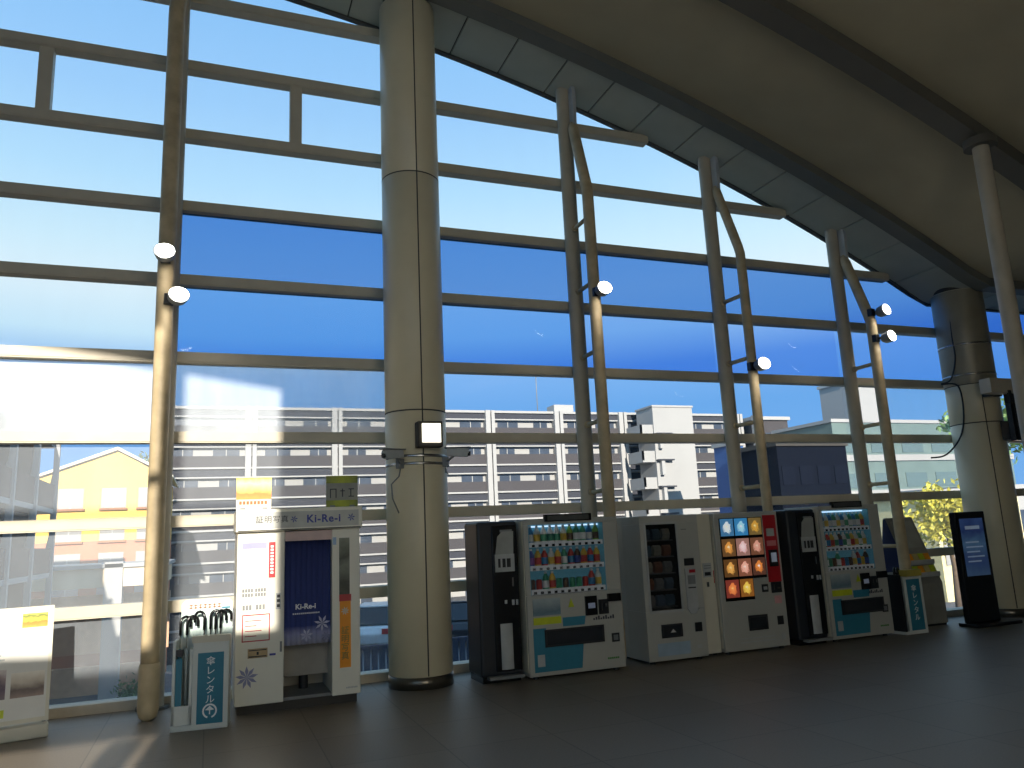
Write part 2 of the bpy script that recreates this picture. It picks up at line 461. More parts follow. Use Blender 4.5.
b.build('strap_band', M_chrome, c2)
b = MB(); b.tube(smooth([(-.36,-.12,5.3),(-.38,-.1,4.6),(-.39,-.1,4.2),(-.45,.0,3.86),(-.56,.1,3.80),(-.40,-.08,3.74),(-.39,-.1,3.3),(-.42,.0,2.9),(-.56,.2,2.62),(-.75,.35,2.58)]), .014, 8)
b.build('cable', M_dark, c2)
b = MB(); b.lathe([(.396,3.76),(.401,3.77),(.401,5.37),(.396,5.38)], n=56); b.build('steel_sleeve', pm('dull zinc sleeve', (150,142,122), .4, .2, .10, 3), c2)

# square lamps on the columns
def square_lamp(name, loc, rz, label):
    t = thing(name, label, 'lamp', loc, rz, 'square lamps on the columns')
    part('housing', M_seam, t, (-.15,.15,-.08,.06,-.15,.15), bevel=.01)
    part('diffuser', glow('warm white diffuser', (255,250,228), 2.2), t, (-.10,.12,-.10,-.08,-.10,.12))
    return t
square_lamp('wall_lamp', (2.36, 8.69, 2.83), 0, 'square lit lamp on the thick column beside the photo booth')
square_lamp('wall_lamp', (12.12, 8.74, 2.93), .5, 'square lamp seen side-on, on the right-end column')

# security cameras
def camera_unit(loc, rz, flip, label):
    t = thing('security_camera', label, 'security camera', loc, rz, 'security cameras on the thick column')
    part('mount', M_grey, t, (-.05,.05,-.03,.05,-.10,.05), bevel=.006)
    b = MB(); b.tube([(0,-.0,-.03),(flip*.08,-.05,.0),(flip*.15,-.08,.05)], .018, 10); b.build('arm', M_grey, t)
    b = MB(); b.prism([(flip*.04,.05),(flip*.36,.02),(flip*.40,.10),(flip*.38,.15),(flip*.06,.16)], 'y', -.14, -.03)
    b.build('housing', M_lgrey, t, .008)
    b = MB(); b.prism([(flip*.02,.165),(flip*.42,.155),(flip*.42,.168),(flip*.02,.18)], 'y', -.155, -.015); b.build('sun_hood', M_grey, t)
    b = MB(); b.tube([(flip*.37,-.085,.07),(flip*.41,-.085,.065)], .035, 14); b.build('lens', M_black, t)
    b = MB(); b.tube([(0,0,-.1),(flip*.05,-.02,-.22),(flip*.2,-.02,-.34),(flip*.16,-.0,-.55),(flip*.02,.03,-.75)] if flip < 0 else [(0,0,-.1),(flip*.01,-.02,-.16),(flip*.04,-.02,-.22),(0,.0,-.18)], .011, 8)
    b.build('cable', M_grey, t)
    return t
for u in (camera_unit((2.05, 8.83, 2.53), .5, -1, 'grey security camera on left flank of thick column, pointing left'), camera_unit((2.60, 8.85, 2.55), -.5, 1, 'grey security camera on right flank of thick column, pointing right')): u.scale = (.78,.78,.78)

# spotlights on the inner tubes
def spotlight(loc, rz, tilt, side, label):
    t = thing('spotlight', label, 'spotlight', loc, rz, 'spotlights on the wind posts')
    part('clamp', M_dark, t, (-.05,.05,-.02,.06,-.06,.06), bevel=.005)
    b = MB(); b.tube([(0,0,0),(side*.06,-.05,0),(side*.10,-.08,0)], .018, 8); b.build('yoke', M_dark, t)
    c, s_ = math.cos(tilt), math.sin(tilt)
    hb = MB(); hb.lathe([(.05,.10),(.08,.06),(.092,-.04),(.092,-.06)], n=24, sx=1.2); h = hb.build('housing', M_grey, t)
    h.location = (side*.10, -.13, 0); h.rotation_euler = (-PI/2+tilt, 0, 0)
    # the lathe axis is z: its open end (-z) turns towards -Y and down
    lb = MB(); lb.lathe([(.084,-.066),(.084,-.060)], n=24, sx=1.2); ln = lb.build('lens', glow('lamp lens', (255,250,236), 14), t)
    ln.location = h.location; ln.rotation_euler = h.rotation_euler
    L = bpy.data.lights.new('lamp', 'SPOT'); L.energy = SPOT_W; L.spot_size = 1.7; L.spot_blend = .6; L.color = (1,.93,.82); L.shadow_soft_size = .08
    lo = bpy.data.objects.new('lamp', L); COL.objects.link(lo); lo.parent = t
    lo.location = (side*.10, -.24, -.02); lo.rotation_euler = (PI/2-.7, 0, 0)
    return t
SPOT_W = 22
spotlight((-.53, 8.815, 4.80), 0, -.15, -.01, 'upper glaring spotlight on the leftmost post')
spotlight((-.48, 8.83, 4.33), .2, -.15, .7, 'lower glaring spotlight on the leftmost post')
spotlight((4.79, 8.85, 4.80), 0, -.15, .3, 'single glaring spotlight on post next right of the thick column')
spotlight((7.24, 8.85, 3.86), 0, -.15, .6, 'single glaring spotlight on post behind the ice cream machine')
spotlight((9.68, 8.85, 4.82), .2, -.15, .8, 'upper spotlight on the post nearest the right-end column')
spotlight((9.70, 8.85, 4.40), .2, -.15, 1.0, 'lower spotlight on the post nearest the right-end column')

# slim pole near the right edge, hanging sign beam and screen
t = thing('roof_pole', 'slim pale steel pole under the second roof beam at right edge', 'pole', (9.42, 6.5, 0))
b = MB(); b.lathe([(.105,0.02),(.10,prof(9.42)-.12)], n=20); b.build('pole', M_steel, t)
b = MB(); b.lathe([(.20,prof(9.42)-.16),(.20,prof(9.42)-.05)], n=24); b.build('head_flange', M_beam, t)
b = MB(); b.lathe([(.2,0),(.2,.025)], n=24); b.build('base_plate', M_chrome, t)
t = thing('sign_beam', 'grey box beam running right from the right-end column', 'beam', (11.87, 8.62, 3.52))
part('box_beam', M_alu, t, (-.25, 3.2, -.1, .1, 0, .24), bevel=.01)
part('bracket', M_dark, t, (-.05, .25, .1, .22, -.02, .2))
part('hanger', M_dark, t, (.22,.36,-.06,.06,-.57,0))
t = thing('display_monitor', 'black flat screen hanging under the box beam at the right edge', 'monitor', (11.92, 8.46, 2.74))
part('casing', M_black, t, (0, 1.1, 0, .1, 0, .62), bevel=.01)
part('hanger', M_dark, t, (.06,.12,.04,.08,.62,.82)); part('hanger', M_dark, t, (.98,1.04,.04,.08,.62,.82))
part('screen', pm('dark screen glass', (12,13,16), .15), t, (.04, 1.06, -.005, 0, .04, .58))

# ------------------------------------------------------------------ photo booth
bt = thing('photo_booth', 'white identity photo booth with dark blue curtain, left of the thick column', 'photo booth', (.27, 8.55, 0))
W = 1.25
part('plinth', M_seam, bt, (.03, W-.03, .06, .78, 0, .09))
part('back_wall', M_cream, bt, (0, W, .72, .78, .09, 1.8))
part('floor_plate', M_grey, bt, (.46, .96, .05, .72, .09, .12))
lp = part('left_cabinet', M_bwhite, bt, (0, .47, 0, .72, .09, 1.79), bevel=.008)
rp = part('right_cabinet', M_bwhite, bt, (.955, W, 0, .72, .09, 1.79), bevel=.008)
hd = part('header', M_bwhite, bt, (-.02, W+.02, -.06, .78, 1.79, 2.02), bevel=.008)
part('header_panel', pm('pale grey sign face', (188,188,180), .5), hd, (.02, W-.02, -.068, -.06, 1.82, 1.985))
part('header_lip', M_seam, hd, (.0, W, -.062, -.058, 1.795, 1.805))
text('lettering', '証明写真', .078, M_ink, hd, (.335, -.07, 1.905), sp=1.14)
text('lettering', 'Ki-Re-i', .112, M_bink, hd, (.86, -.07, 1.90), bold=.003, sp=1.12)
def flower(parent, x, y, z, r, mat, n=6, name='flower_mark'):
    b = MB()
    for i in range(n):
        a = 2*PI*i/n+.2; c, s_ = math.cos(a), math.sin(a); w = .28
        pts = [(0,0),(r*.55*(c-w*s_),r*.55*(s_+w*c)),(r*c,r*s_),(r*.55*(c+w*s_),r*.55*(s_-w*c))]
        b.prism([(x+p[0], z+p[1]) for p in pts], 'y', y-.0015, y)
    return b.build(name, mat, parent)
flower(hd, .555, -.069, 1.905, .04, M_bink); flower(hd, 1.15, -.069, 1.905, .045, M_bink)
# left cabinet front: notices, price grid, instructions, coin box
pl = pm('printed notice paper', (216,216,210), .6, 0, .03)
part('notice', pl, lp, (.04,.29,-.006,0,1.30,1.70)); part('notice_heading', pm('pale violet print', (150,150,200), .6), lp, (.05,.29,-.009,-.006,1.62,1.68))
part('red_strip', M_red, lp, (.31,.375,-.008,0,1.32,1.68))
b = MB()
for i in range(9): b.box(.328,.357,-.011,-.008,1.36+i*.033,1.38+i*.033)
b.build('strip_marks', M_wink, lp)
b = MB()
for r in range(2):
    for c in range(4):
        for k in range(2):
            b.box(.055+.125*k+c*.028, .077+.125*k+c*.028, -.006, 0, 1.14+r*.045+.0, 1.175+r*.045)
for c in range(3):
    for k in range(2): b.box(.06+.13*k+c*.032, .085+.13*k+c*.032, -.006, 0, 1.01, 1.06)
b.build('sample_prints', M_grey, lp)
part('button_panel', M_lgrey, lp, (.385,.435,-.012,0,1.0,1.16)); part('buttons', M_dark, lp, (.395,.425,-.02,-.012,1.02,1.05),(.395,.425,-.02,-.012,1.07,1.10),(.395,.425,-.02,-.012,1.115,1.145))
part('red_frame', M_red, lp, (.06,.33,-.006,0,.955,.965),(.06,.33,-.006,0,.70,.71),(.06,.07,-.006,0,.70,.965),(.32,.33,-.006,0,.70,.965))
b = MB()
for i in range(4): b.box(.09,.20+.05*(i%2),-.005,0,.75+i*.05,.757+i*.05)
b.build('print_lines', M_red, lp)
part('coin_tray', pm('tan tray', (176,150,110), .5), lp, (.12,.31,-.012,0,.54,.63)); part('tray_slot', M_dark, lp, (.13,.30,-.015,-.012,.55,.56),(.13,.30,-.015,-.012,.61,.62),(.205,.225,-.016,-.012,.57,.60))
part('small_label', M_bink, lp, (.33,.39,-.004,0,.55,.57)); part('door_handle', M_grey, lp, (.43,.45,-.02,0,.58,.68))
M_fl = pm('lavender print', (140,142,172), .6)
flower(lp, .115, -.002, .36, .11, M_fl, 9)
# doorway: pelmet notice, curtain, seat
part('pelmet', pm('pink notice', (206,180,172), .6), bt, (.475,.955,.0,.02,1.68,1.78))
b = MB(); N = 60; xs = [.475+.475*i/N for i in range(N+1)]
cz = lambda q: .62
vs = []
for z in (.62, .8, 1.2, 1.70):
    for i, q in enumerate(xs): vs.append((q, .075+.012*math.sin(i*.9)*(1.25-z*.4), z))
n = N+1
b.add(vs, [(r*n+i, r*n+i+1, (r+1)*n+i+1, (r+1)*n+i) for r in range(3) for i in range(N)], 0, True)
cur = b.build('curtain', band_mat('booth curtain', [(0,(176,178,200)),(.10,(150,154,190)),(.17,(52,66,124)),(1,(40,50,98))], 'Z', .62, 1.70, .06, 0, .8), bt)
cs = cur.modifiers.new('thick', 'SOLIDIFY'); cs.thickness = .004
text('lettering', 'Ki-Re-i', .075, M_wink, cur, (.69,.052,1.0), bold=.002)
b = MB()
for i in range(14): b.box(.56+i*.02,.572+i*.02,.05,.052,.925,.94)
b.build('print_lines', M_wink, cur)
flower(cur, .86, .052, .82, .085, pm('pale print', (190,192,214), .7), 7); flower(cur, .70, .052, .71, .07, pm('pale print', (190,192,214), .7), 7); flower(cur, .90, .052, .69, .05, M_fl, 7)
part('inner_panel', pm('warm grey panel', (150,144,134), .6), bt, (.475,.955,.30,.34,.28,.62))  # plain warm grey board below the curtain hem
b = MB(); b.lathe([(.05,.12),(.05,.42)], (.72,.5,0), 16); b.lathe([(.15,.42),(.17,.44),(.17,.47),(.15,.48)], (.72,.5,0), 24); b.build('stool', M_dark, bt)
# right cabinet front: sample strip, red/orange banner
part('side_poster', band_mat('portrait samples', [(0,(60,62,50)),(.4,(120,124,110)),(.6,(70,74,60)),(1,(134,138,120))], 'Z', 1.2, 1.7, .5), rp, (1.03,1.14,-.005,0,1.10,1.69))
part('blue_sticker', pm('light blue print', (150,176,206), .5), rp, (.965,1.0,-.004,0,1.62,1.70))
part('banner_head', M_red, rp, (1.03,1.155,-.006,0,1.03,1.10)); bn = part('banner', M_orange, rp, (1.035,1.15,-.006,0,.36,1.03))
text('lettering', '証\n明\n写\n真', .085, pm('green grey ink', (110,116,60), .6), bn, (1.09,-.008,.60), spacing=1.0, bold=.002)
flower(bn, 1.09, -.007, .93, .045, M_cream, 8)
b = MB()
for i in range(8): b.box(1.10+i*.015,1.11+i*.015,-.004,0,.15,.165)
b.build('small_print', M_lgrey, rp)

# signs standing on top of the booth
def top_sign(name, x0, x1, label, build):
    t = thing(name, label, 'sign', (x0, 8.56, 2.02), 0)
    part('foot', M_grey, t, (.04,.09,-.0,.10,0,.02), (x1-x0-.09,x1-x0-.04,0,.10,0,.02))
    build(t, x1-x0); return t
def s1(t, w):
    part('board', M_cream, t, (0,w,.03,.05,.0,.34))
    part('picture', band_mat('golden scene', [(0,(200,140,50)),(.25,(206,120,40)),(.4,(240,180,90)),(.75,(244,224,160)),(1,(240,220,60))], 'Z', .11, .33, .35, 0, .5, 14), t, (.0,w,.025,.03,.11,.335))
    b = MB()
    for i in range(8): b.box(.03+i*.036,.055+i*.036,.027,.03,.055,.09)
    b.build('caption', pm('brown ink', (150,96,50), .6), t)
def s2(t, w):
    part('board', pm('grey board', (150,150,140), .6), t, (0,w,.03,.05,.0,.34))
    gb = band_mat('meadow print', [(0,(130,140,50)),(.5,(176,184,40)),(1,(110,120,50))], 'X', 0, .35, .4, 0, .5, 20)
    part('green_band', gb, t, (0,w,.025,.03,0,.075)); part('green_band', gb, t, (0,w,.025,.03,.26,.34))
    part('glyphs', M_ink, t, (.04,.05,.027,.03,.10,.20),(.04,.11,.027,.03,.19,.20),(.10,.11,.027,.03,.10,.20),(.15,.20,.027,.03,.17,.18),(.17,.18,.027,.03,.11,.2),(.24,.30,.027,.03,.11,.12),(.24,.30,.027,.03,.19,.2),(.26,.27,.027,.03,.11,.2))
top_sign('sign_board', .25, .60, 'small orange landscape sign standing on the photo booth roof, left end', s1)
top_sign('sign_board', 1.17, 1.51, 'small yellow-green and grey sign standing on the photo booth roof, right end', s2)

# ------------------------------------------------------------------ umbrellas and their rental stands
def umbrella(x, y, z, rz, col, label, grp):
    t = thing('umbrella', label, 'umbrella', (x, y, z), rz, grp)
    b = MB(); b.lathe([(.005,0),(.011,.06),(.016,.25),(.021,.48),(.018,.50),(.010,.52)], n=14); b.build('folded_canopy', col, t)
    b = MB(); b.tube([(0,0,-.04),(0,0,.66)], .006, 8); b.build('shaft', M_chrome, t)
    pts = [(0,0,.64),(0,0,.76)]+[(.05-.05*math.cos(a), 0, .76+.05*math.sin(a)) for a in (.5,1.0,1.57,2.1,2.7,3.14)]+[(.10,0,.71)]
    b = MB(); b.tube(pts, .013, 10); b.build('handle', M_black, t)
    return t
us = thing('umbrella_stand', 'white and teal umbrella rental stand left of the photo booth', 'umbrella stand', (-.29, 8.22, 0), -.12)
M_us = pm('white stand sheet', (208,212,206), .5, 0, .03)
part('base', M_us, us, (0,.50,-.02,.26,0,.05), bevel=.004)
# left open trough
part('trough', M_us, us, (0,.025,0,.24,.05,.80),(.15,.175,0,.24,.05,.72),(0,.175,.22,.24,.05,.80),(.0,.175,.0,.02,.05,.22))
part('lock_box', M_dark, us, (.03,.09,-.01,.03,.66,.72)); part('teal_strip', M_teal, us, (.03,.085,.0,.01,.22,.64))
# right housing with sign front
fr = part('front_panel', M_us, us, (.18,.50,-.02,.0,.05,.78),(.18,.20,0,.24,.05,.78),(.48,.50,0,.24,.05,.78), bevel=.003)
part('teal_panel', M_teal, fr, (.225,.455,-.024,-.02,.05,.68))
part('slot_top', M_cream, us, (.17,.51,-.03,.06,.775,.835))
text('lettering', '傘\nレ\nン\nタ\nル', .085, M_wink, fr, (.34,-.026,.43), spacing=1.0, bold=.002)
b = MB()
for i in range(20):                                    # ring mark with a small umbrella
    a0, a1 = 2*PI*i/20, 2*PI*(i+1)/20
    if 14 <= i <= 15: continue
    b.prism([(.34+r*math.cos(a), .16+r*math.sin(a)) for r, a in ((.05,a0),(.065,a0),(.065,a1),(.05,a1))], 'y', -.026, -.024)
b.prism([(.30,.17),(.34,.205),(.38,.17),(.345,.165),(.345,.13),(.335,.13),(.335,.165)], 'y', -.026, -.024)
b.build('ring_mark', M_wink, fr)
bb = MB(); bb.prism([(.03,.80),(.50,.80),(.50,1.12),(.46,1.16),(.07,1.16),(.03,1.12)], 'y', .225, .24)
hb = bb.build('header_board', pm('pale aqua board', (196,214,208), .5), us)
b = MB()
for i in range(7):                                     # blurred brown characters along the board
    b.box(.10+i*.043,.132+i*.043,.221,.225,1.075,1.083); b.box(.10+i*.043,.132+i*.043,.221,.225,1.10,1.108); b.box(.112+i*.043,.120+i*.043,.221,.225,1.07,1.112)
b.build('board_marks', pm('brown ink', (150,96,50), .6), hb)
part('board_label', M_teal, hb, (.40,.48,.221,.225,1.06,1.075))
b = MB(); b.box(.02,.50,.23,.24,.05,.80); b.build('back_panel', M_us, us)
GU = 'rental umbrellas in the stand beside the photo booth'
for i, (dx, dy, rz) in enumerate(((.045,.10,.5),(.10,.13,.3),(.26,.08,2.6),(.31,.13,.0),(.36,.09,.3),(.40,.14,.2))):
    ca, sa = math.cos(-.12), math.sin(-.12)
    umbrella(-.29+ca*dx-sa*dy, 8.22+sa*dx+ca*dy, .20 if i < 2 else .24, rz, M_teal if i == 0 else (pm('clear vinyl', (190,200,200), .2)),
        'black-handled umbrella, %s from left in the stand beside the photo booth' % ORD[i], GU)

us2 = thing('umbrella_stand', 'low teal-fronted umbrella stand at right end of the machine row', 'umbrella stand', (9.16, 8.56, 0), .0)
part('base', M_us, us2, (0,.42,0,.3,0,.04))
part('left_side', M_dark, us2, (0,.03,0,.3,.04,.82)); part('right_side', M_us, us2, (.39,.42,0,.3,.04,.82)); part('back_panel', M_us, us2, (.03,.39,.28,.3,.04,.84))
f2 = part('front_panel', M_us, us2, (.07,.39,0,.02,.04,.78)); part('teal_panel', M_teal, f2, (.12,.37,-.004,0,.05,.75))
part('slot_top', pm('olive yellow plate', (176,160,70), .5), us2, (.12,.42,-.02,.10,.79,.88))
text('lettering', '傘\nレ\nン\nタ\nル', .10, M_wink, f2, (.245,-.006,.42), spacing=1.0, bold=.003)
GU2 = 'rental umbrellas in the stand at the right end'
for i in range(2):
    umbrella(9.24+i*.03, 8.66+i*.08, .10, .5, M_dark, 'dark umbrella in the low stand at the right end, %s one' % ('front','rear')[i], GU2)

# ------------------------------------------------------------------ leaning advert stand at the left edge
ad = thing('advert_stand', 'leaning poster stand with white travel poster at the left edge', 'poster stand', (-2.05, 8.55, 0), .22)
def lean(z): return .10+(z-.1)*.12
def slab(x0, x1, z0, z1, th, off=0.):
    b = MB(); vs = []
    for (q, z) in ((x0,z0),(x1,z0),(x1,z1),(x0,z1)):
        vs += [(q, lean(z)-off, z), (q, lean(z)-off+th, z)]
    b.add(vs, [(0,2,4,6),(1,7,5,3),(0,1,3,2),(2,3,5,4),(4,5,7,6),(6,7,1,0)])
    return b
slab(0,.72,.13,1.17,.03).build('board', M_cream, ad)
MB().box(-.0,.72,.0,.34,0,.12).build('base', M_cream, ad, .01)
MB().prism([(.13,.12),(.34,.12),(.16,.6)], 'x', .02, .05).build('rear_brace', M_grey, ad)
MB().prism([(.13,.12),(.34,.12),(.16,.6)], 'x', .67, .70).build('rear_brace', M_grey, ad)
po = slab(.03,.69,.17,1.13,.004,.004).build('poster', pm('white poster paper', (214,212,204), .5, 0, .03), ad)
slab(.46,.67,.98,1.11,.003,.007).build('picture', band_mat('fruit picture', [(0,(200,160,60)),(.35,(220,120,30)),(.55,(240,200,60)),(.8,(90,120,40)),(1,(220,190,80))], 'Z', .98, 1.11, .5, 0, .5, 25), po)
slab(.05,.36,.36,.62,.003,.007).build('picture', band_mat('dusky street picture', [(0,(120,104,110)),(.4,(90,74,90)),(.7,(150,132,130)),(1,(200,190,186))], 'Z', .36, .62, .5, 0, .5, 18), po)
slab(.40,.67,.36,.58,.003,.007).build('picture', band_mat('hall picture', [(0,(150,130,120)),(.3,(104,90,84)),(.6,(190,178,160)),(1,(226,220,206))], 'Z', .36, .58, .4, 0, .5, 12), po)
slab(.05,.36,.20,.27,.003,.007).build('yellow_strip', M_yellow, po)
b = slab(.10,.30,.86,.88,.003,.007)
for i in range(4):
    q = slab(.08,.34-.03*(i%2),.70+i*.04,.715+i*.04,.003,.007); b.add(q.v, q.f)
b.build('print_lines', M_lgrey, po)

# ------------------------------------------------------------------ drinks
BCOL = [pm('bottle %d' % i, c, .3, 0, .05) for i, c in enumerate([(40,120,170),(200,205,200),(60,150,110),(196,60,50),(220,180,60),(90,60,40),(60,80,160),(230,230,226),(120,170,60),(150,90,160)])]
CNAME = ['blue','white','green','red','yellow','brown','navy','pale','lime','violet']
M_cap = pm('white cap', (220,220,216), .4)
def make_bottle(i, short=False):
    t = thing('drink_can' if short else 'drink_bottle', 'x', 'drink')
    if short:
        MB().lathe([(.026,0),(.036,.008),(.036,.125),(.028,.14)], n=14).build('body', BCOL[i], t)
        MB().lathe([(.029,.14),(.029,.144)], n=14).build('lid', M_chrome, t)
    else:
        MB().lathe([(.034,0),(.040,.01),(.040,.13),(.037,.16),(.016,.20),(.014,.215)], n=14).build('body', BCOL[i], t)
        MB().lathe([(.0405,.045),(.0405,.125)], n=14).build('label_wrap', BCOL[(i*3+1) % 10], t)
        MB().lathe([(.017,.205),(.017,.228)], n=10).build('cap', M_cap, t)
    return t
PROTO = {}
def place_drink(i, short, loc, label, grp):
    if (i, short) not in PROTO:
        t = make_bottle(i, short); PROTO[(i, short)] = t; t.location = loc
    else: t = dup(PROTO[(i, short)], loc)
    t['label'] = label; t['group'] = grp

# ------------------------------------------------------------------ drink machines
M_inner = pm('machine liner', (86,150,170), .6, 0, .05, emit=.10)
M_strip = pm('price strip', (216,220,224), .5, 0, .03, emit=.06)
def drink_machine(x0, y0, w, H, label, where, seed, dim=1.):
    rnd = random.Random(seed)
    t = thing('drink_machine', label, 'vending machine', (x0, y0, 0), 0)
    D = .70; fx0, fx1, fz0, fz1 = .06, w-.19, .93, H-.06      # display opening
    cb = MB()
    cb.box(0, w, .18, D, .035, H)                                # carcass behind the display
    cb.box(0, w, 0, .18, .035, fz0); cb.box(0, w, 0, .18, fz1, H)
    cb.box(0, fx0, 0, .18, fz0, fz1); cb.box(fx1, w, 0, .18, fz0, fz1)
    cab = cb.build('cabinet', M_white, t, .006)
    part('side_panel', M_cream, t, (-.006,0,.03,D-.02,.08,H-.02))
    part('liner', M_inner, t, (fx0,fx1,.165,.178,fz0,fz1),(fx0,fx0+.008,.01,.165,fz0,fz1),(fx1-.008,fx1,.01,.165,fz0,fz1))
    part('display_lamp', glow('cool tube', (190,225,255), 1.6*dim), t, (fx0+.02,fx1-.02,.10,.14,fz1-.03,fz1-.012))
    part('display_glass', case_glass(), t, (fx0,fx1,.004,.010,fz0,fz1))
    rows = [fz0+.02, fz0+.29, fz0+.56]
    for r, z in enumerate(rows):
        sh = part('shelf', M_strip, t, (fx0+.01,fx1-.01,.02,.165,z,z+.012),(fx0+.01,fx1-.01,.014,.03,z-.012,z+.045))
        b = MB(); bs = MB()
        n = 11
        for k in range(n):
            q = fx0+.06+(fx1-fx0-.12)*k/(n-1)
            b.box(q-.018,q+.018,.010,.014,z-.008,z+.020)
        b.build('buttons', M_black, sh)
        for k in range(n):
            q = fx0+.06+(fx1-fx0-.12)*k/(n-1)
            i = rnd.choice(((5,4,3,5,0,7,1,2),(3,1,5,7,2,6,4),(0,2,8,4,0,2,7,1))[r]); short = (r == 0 and rnd.random() < .6)
            place_drink(i, short, (x0+q, y0+.10, z+.0125),
                '%s %s, %s from left on %s shelf of %s' % (CNAME[i], 'can' if short else 'bottle', ORD[k], ('bottom','middle','top')[r], where), 'sample drinks in '+where)
    # top advertising frame
    part('top_frame', M_black, t, (w*.22,w*.72,-.012,.03,H-.03,H+.055)); part('top_notice', pm('dim notice', (70,72,70), .4), t, (w*.25,w*.69,-.016,-.012,H-.018,H+.042))
    # lower front
    nt_ = part('notice', band_mat('notice print', [(0,(150,170,180)),(.5,(96,120,130)),(1,(160,172,176))], 'Z', .6, .88, .5), cab, (.07,.42,-.005,0,.70,.89))
    part('notice_strip', M_yellow, cab, (.07,.42,-.006,0,.60,.68))
    b = MB(); b.prism([(.06,.08),(.66,.08),(.70,.42),(.06,.42)], 'y', -.004, 0); b.prism([(.44,.56),(.72,.56),(.74,.66),(.44,.66)], 'y', -.004, 0)
    b.box(.06,.22,-.004,0,.42,.56); b.build('teal_graphic', M_teal, cab)
    part('delivery_frame', M_dark, cab, (.20,.97,-.012,0,.345,.54)); part('delivery_flap', pm('smoked flap', (46,48,52), .2), cab, (.23,.94,-.016,-.012,.37,.52))
    part('card_reader', M_black, cab, (w-.50,w-.35,-.03,0,.66,.88)); part('reader_screen', pm('reader screen', (150,160,180), .3, emit=.12), cab, (w-.47,w-.38,-.033,-.03,.74,.80))
    part('coin_panel', M_dark, cab, (w-.32,w-.19,-.012,0,.66,.83)); part('coin_slot', M_chrome, cab, (w-.285,w-.275,-.016,-.012,.70,.79),(w-.24,w-.21,-.02,-.012,.74,.78))
    part('bill_slot', M_black, cab, (w-.20,w-.03,-.04,0,.80,.89))
    part('coin_return', M_dark, cab, (w-.17,w-.07,-.01,0,.33,.43)); part('coin_cup', M_grey, cab, (w-.15,w-.09,-.013,-.01,.35,.41))
    b = MB(); b.prism([(.52,.77),(.60,.77),(.56,.87)], 'y', -.005, 0); b.build('warning_mark', M_yellow, cab)
    b = MB()
    for i in range(9): b.box(w-.40+i*.032,w-.38+i*.032,-.004,0,.60,.60+.02+.012*(i%3))
    b.build('small_print', M_ink, cab)
    b = MB()
    for i in range(6): b.box(w-.24+i*.026,w-.22+i*.026,-.004,0,.14,.16)
    b.build('small_mark', pm('green ink', (70,130,60), .6), cab)
    part('lower_sticker', M_lgrey, cab, (.10,.19,-.007,-.004,.14,.27))
    for q in (.10, w-.10):
        for yy in (.08, D-.08): MB().lathe([(.035,0),(.03,.036)], (q,yy,0), 12).build('foot', M_dark, t)
    return t
drink_machine(3.44, 8.55, 1.24, 1.80, 'white drink machine with teal graphic, nearest right of the thick column', 'the left-hand drink machine', 3)
drink_machine(7.93, 8.64, 1.10, 1.83, 'white drink machine with teal graphic, farthest right in the row', 'the right-hand drink machine', 11)

# ------------------------------------------------------------------ tall black dispensers
def black_unit(x0, y0, w, H, label):
    t = thing('dispenser', label, 'dispenser', (x0, y0, 0), 0, 'tall black dispensers')
    cab = part('cabinet', pm('charcoal shell', (34,38,44), .4, 0, .1), t, (0,w,0,.5,.07,H), bevel=.03)
    part('base', M_black, t, (.02,w-.02,.03,.48,0,.07)); part('kick_tray', M_grey, t, (.06,w-.02,-.10,0,.05,.08))
    fr = part('door', M_black, t, (.17,w-.012,-.02,0,.12,H-.05), bevel=.01)
    part('name_plate', M_grey, fr, (w*.55,w*.85,-.024,-.02,H-.13,H-.10))
    b = MB(); b.prism([(.20,1.36),(w*.86,1.42),(w*.88,1.68),(w*.60,1.68),(.24,1.62)], 'y', -.03, -.02); b.build('display_card', pm('pale card', (150,152,146), .5), fr)
    part('selector_frame', M_lgrey, fr, (.20,w-.06,-.032,-.02,1.22,1.42)); b = MB()
    for i in range(3): b.box(.235+i*(w-.34)/3,.20+(i+1)*(w-.31)/3,-.036,-.032,1.27,1.37)
    b.build('selector_buttons', M_dark, fr)
    part('coin_slot', M_chrome, fr, (w-.10,w-.08,-.03,-.02,1.05,1.15)); [part('key', M_lgrey, fr, q) for q in ((w-.20,w-.17,-.028,-.02,.86,.90),(w-.11,w-.08,-.028,-.02,.84,.90),(w-.06,w-.035,-.028,-.02,.84,.90))]
    b = MB(); b.lathe([(.085,.14),(.085,.64)], (w*.62,.0,0), 20, 0, 1, .5); b.build('cup_holder', M_lgrey, fr)
    return t
black_unit(2.90, 8.66, .50, 1.80, 'tall black dispenser between the thick column and left-hand drink machine')
black_unit(7.39, 8.68, .50, 1.80, 'tall black dispenser between ice cream machine and right-hand drink machine')

# ------------------------------------------------------------------ snack machine
t = thing('snack_machine', 'white snack machine with dark glass window, second white machine in the row', 'vending machine', (5.03, 8.60, 0), 0)
w, H, D = .86, 1.79, .75
cb = MB(); wx0, wx1, wz0, wz1 = .07, .53, .62, 1.69
cb.box(0,w,.45,D,.035,H); cb.box(0,w,0,.45,.035,wz0); cb.box(0,w,0,.45,wz1,H); cb.box(0,wx0,0,.45,wz0,wz1); cb.box(wx1,w,0,.45,wz0,wz1)
cab = cb.build('cabinet', M_white, t, .006)
part('window_frame', M_lgrey, t, (wx0-.015,wx0+.01,-.012,.0,wz0-.015,wz1+.015),(wx1-.01,wx1+.015,-.012,0,wz0-.015,wz1+.015),(wx0,wx1,-.012,0,wz0-.02,wz0+.01),(wx0,wx1,-.012,0,wz1-.01,wz1+.02))
part('liner', pm('dark liner', (40,42,46), .6), t, (wx0,wx1,.43,.449,wz0,wz1),(wx0,wx0+.006,.02,.43,wz0,wz1),(wx1-.006,wx1,.02,.43,wz0,wz1))
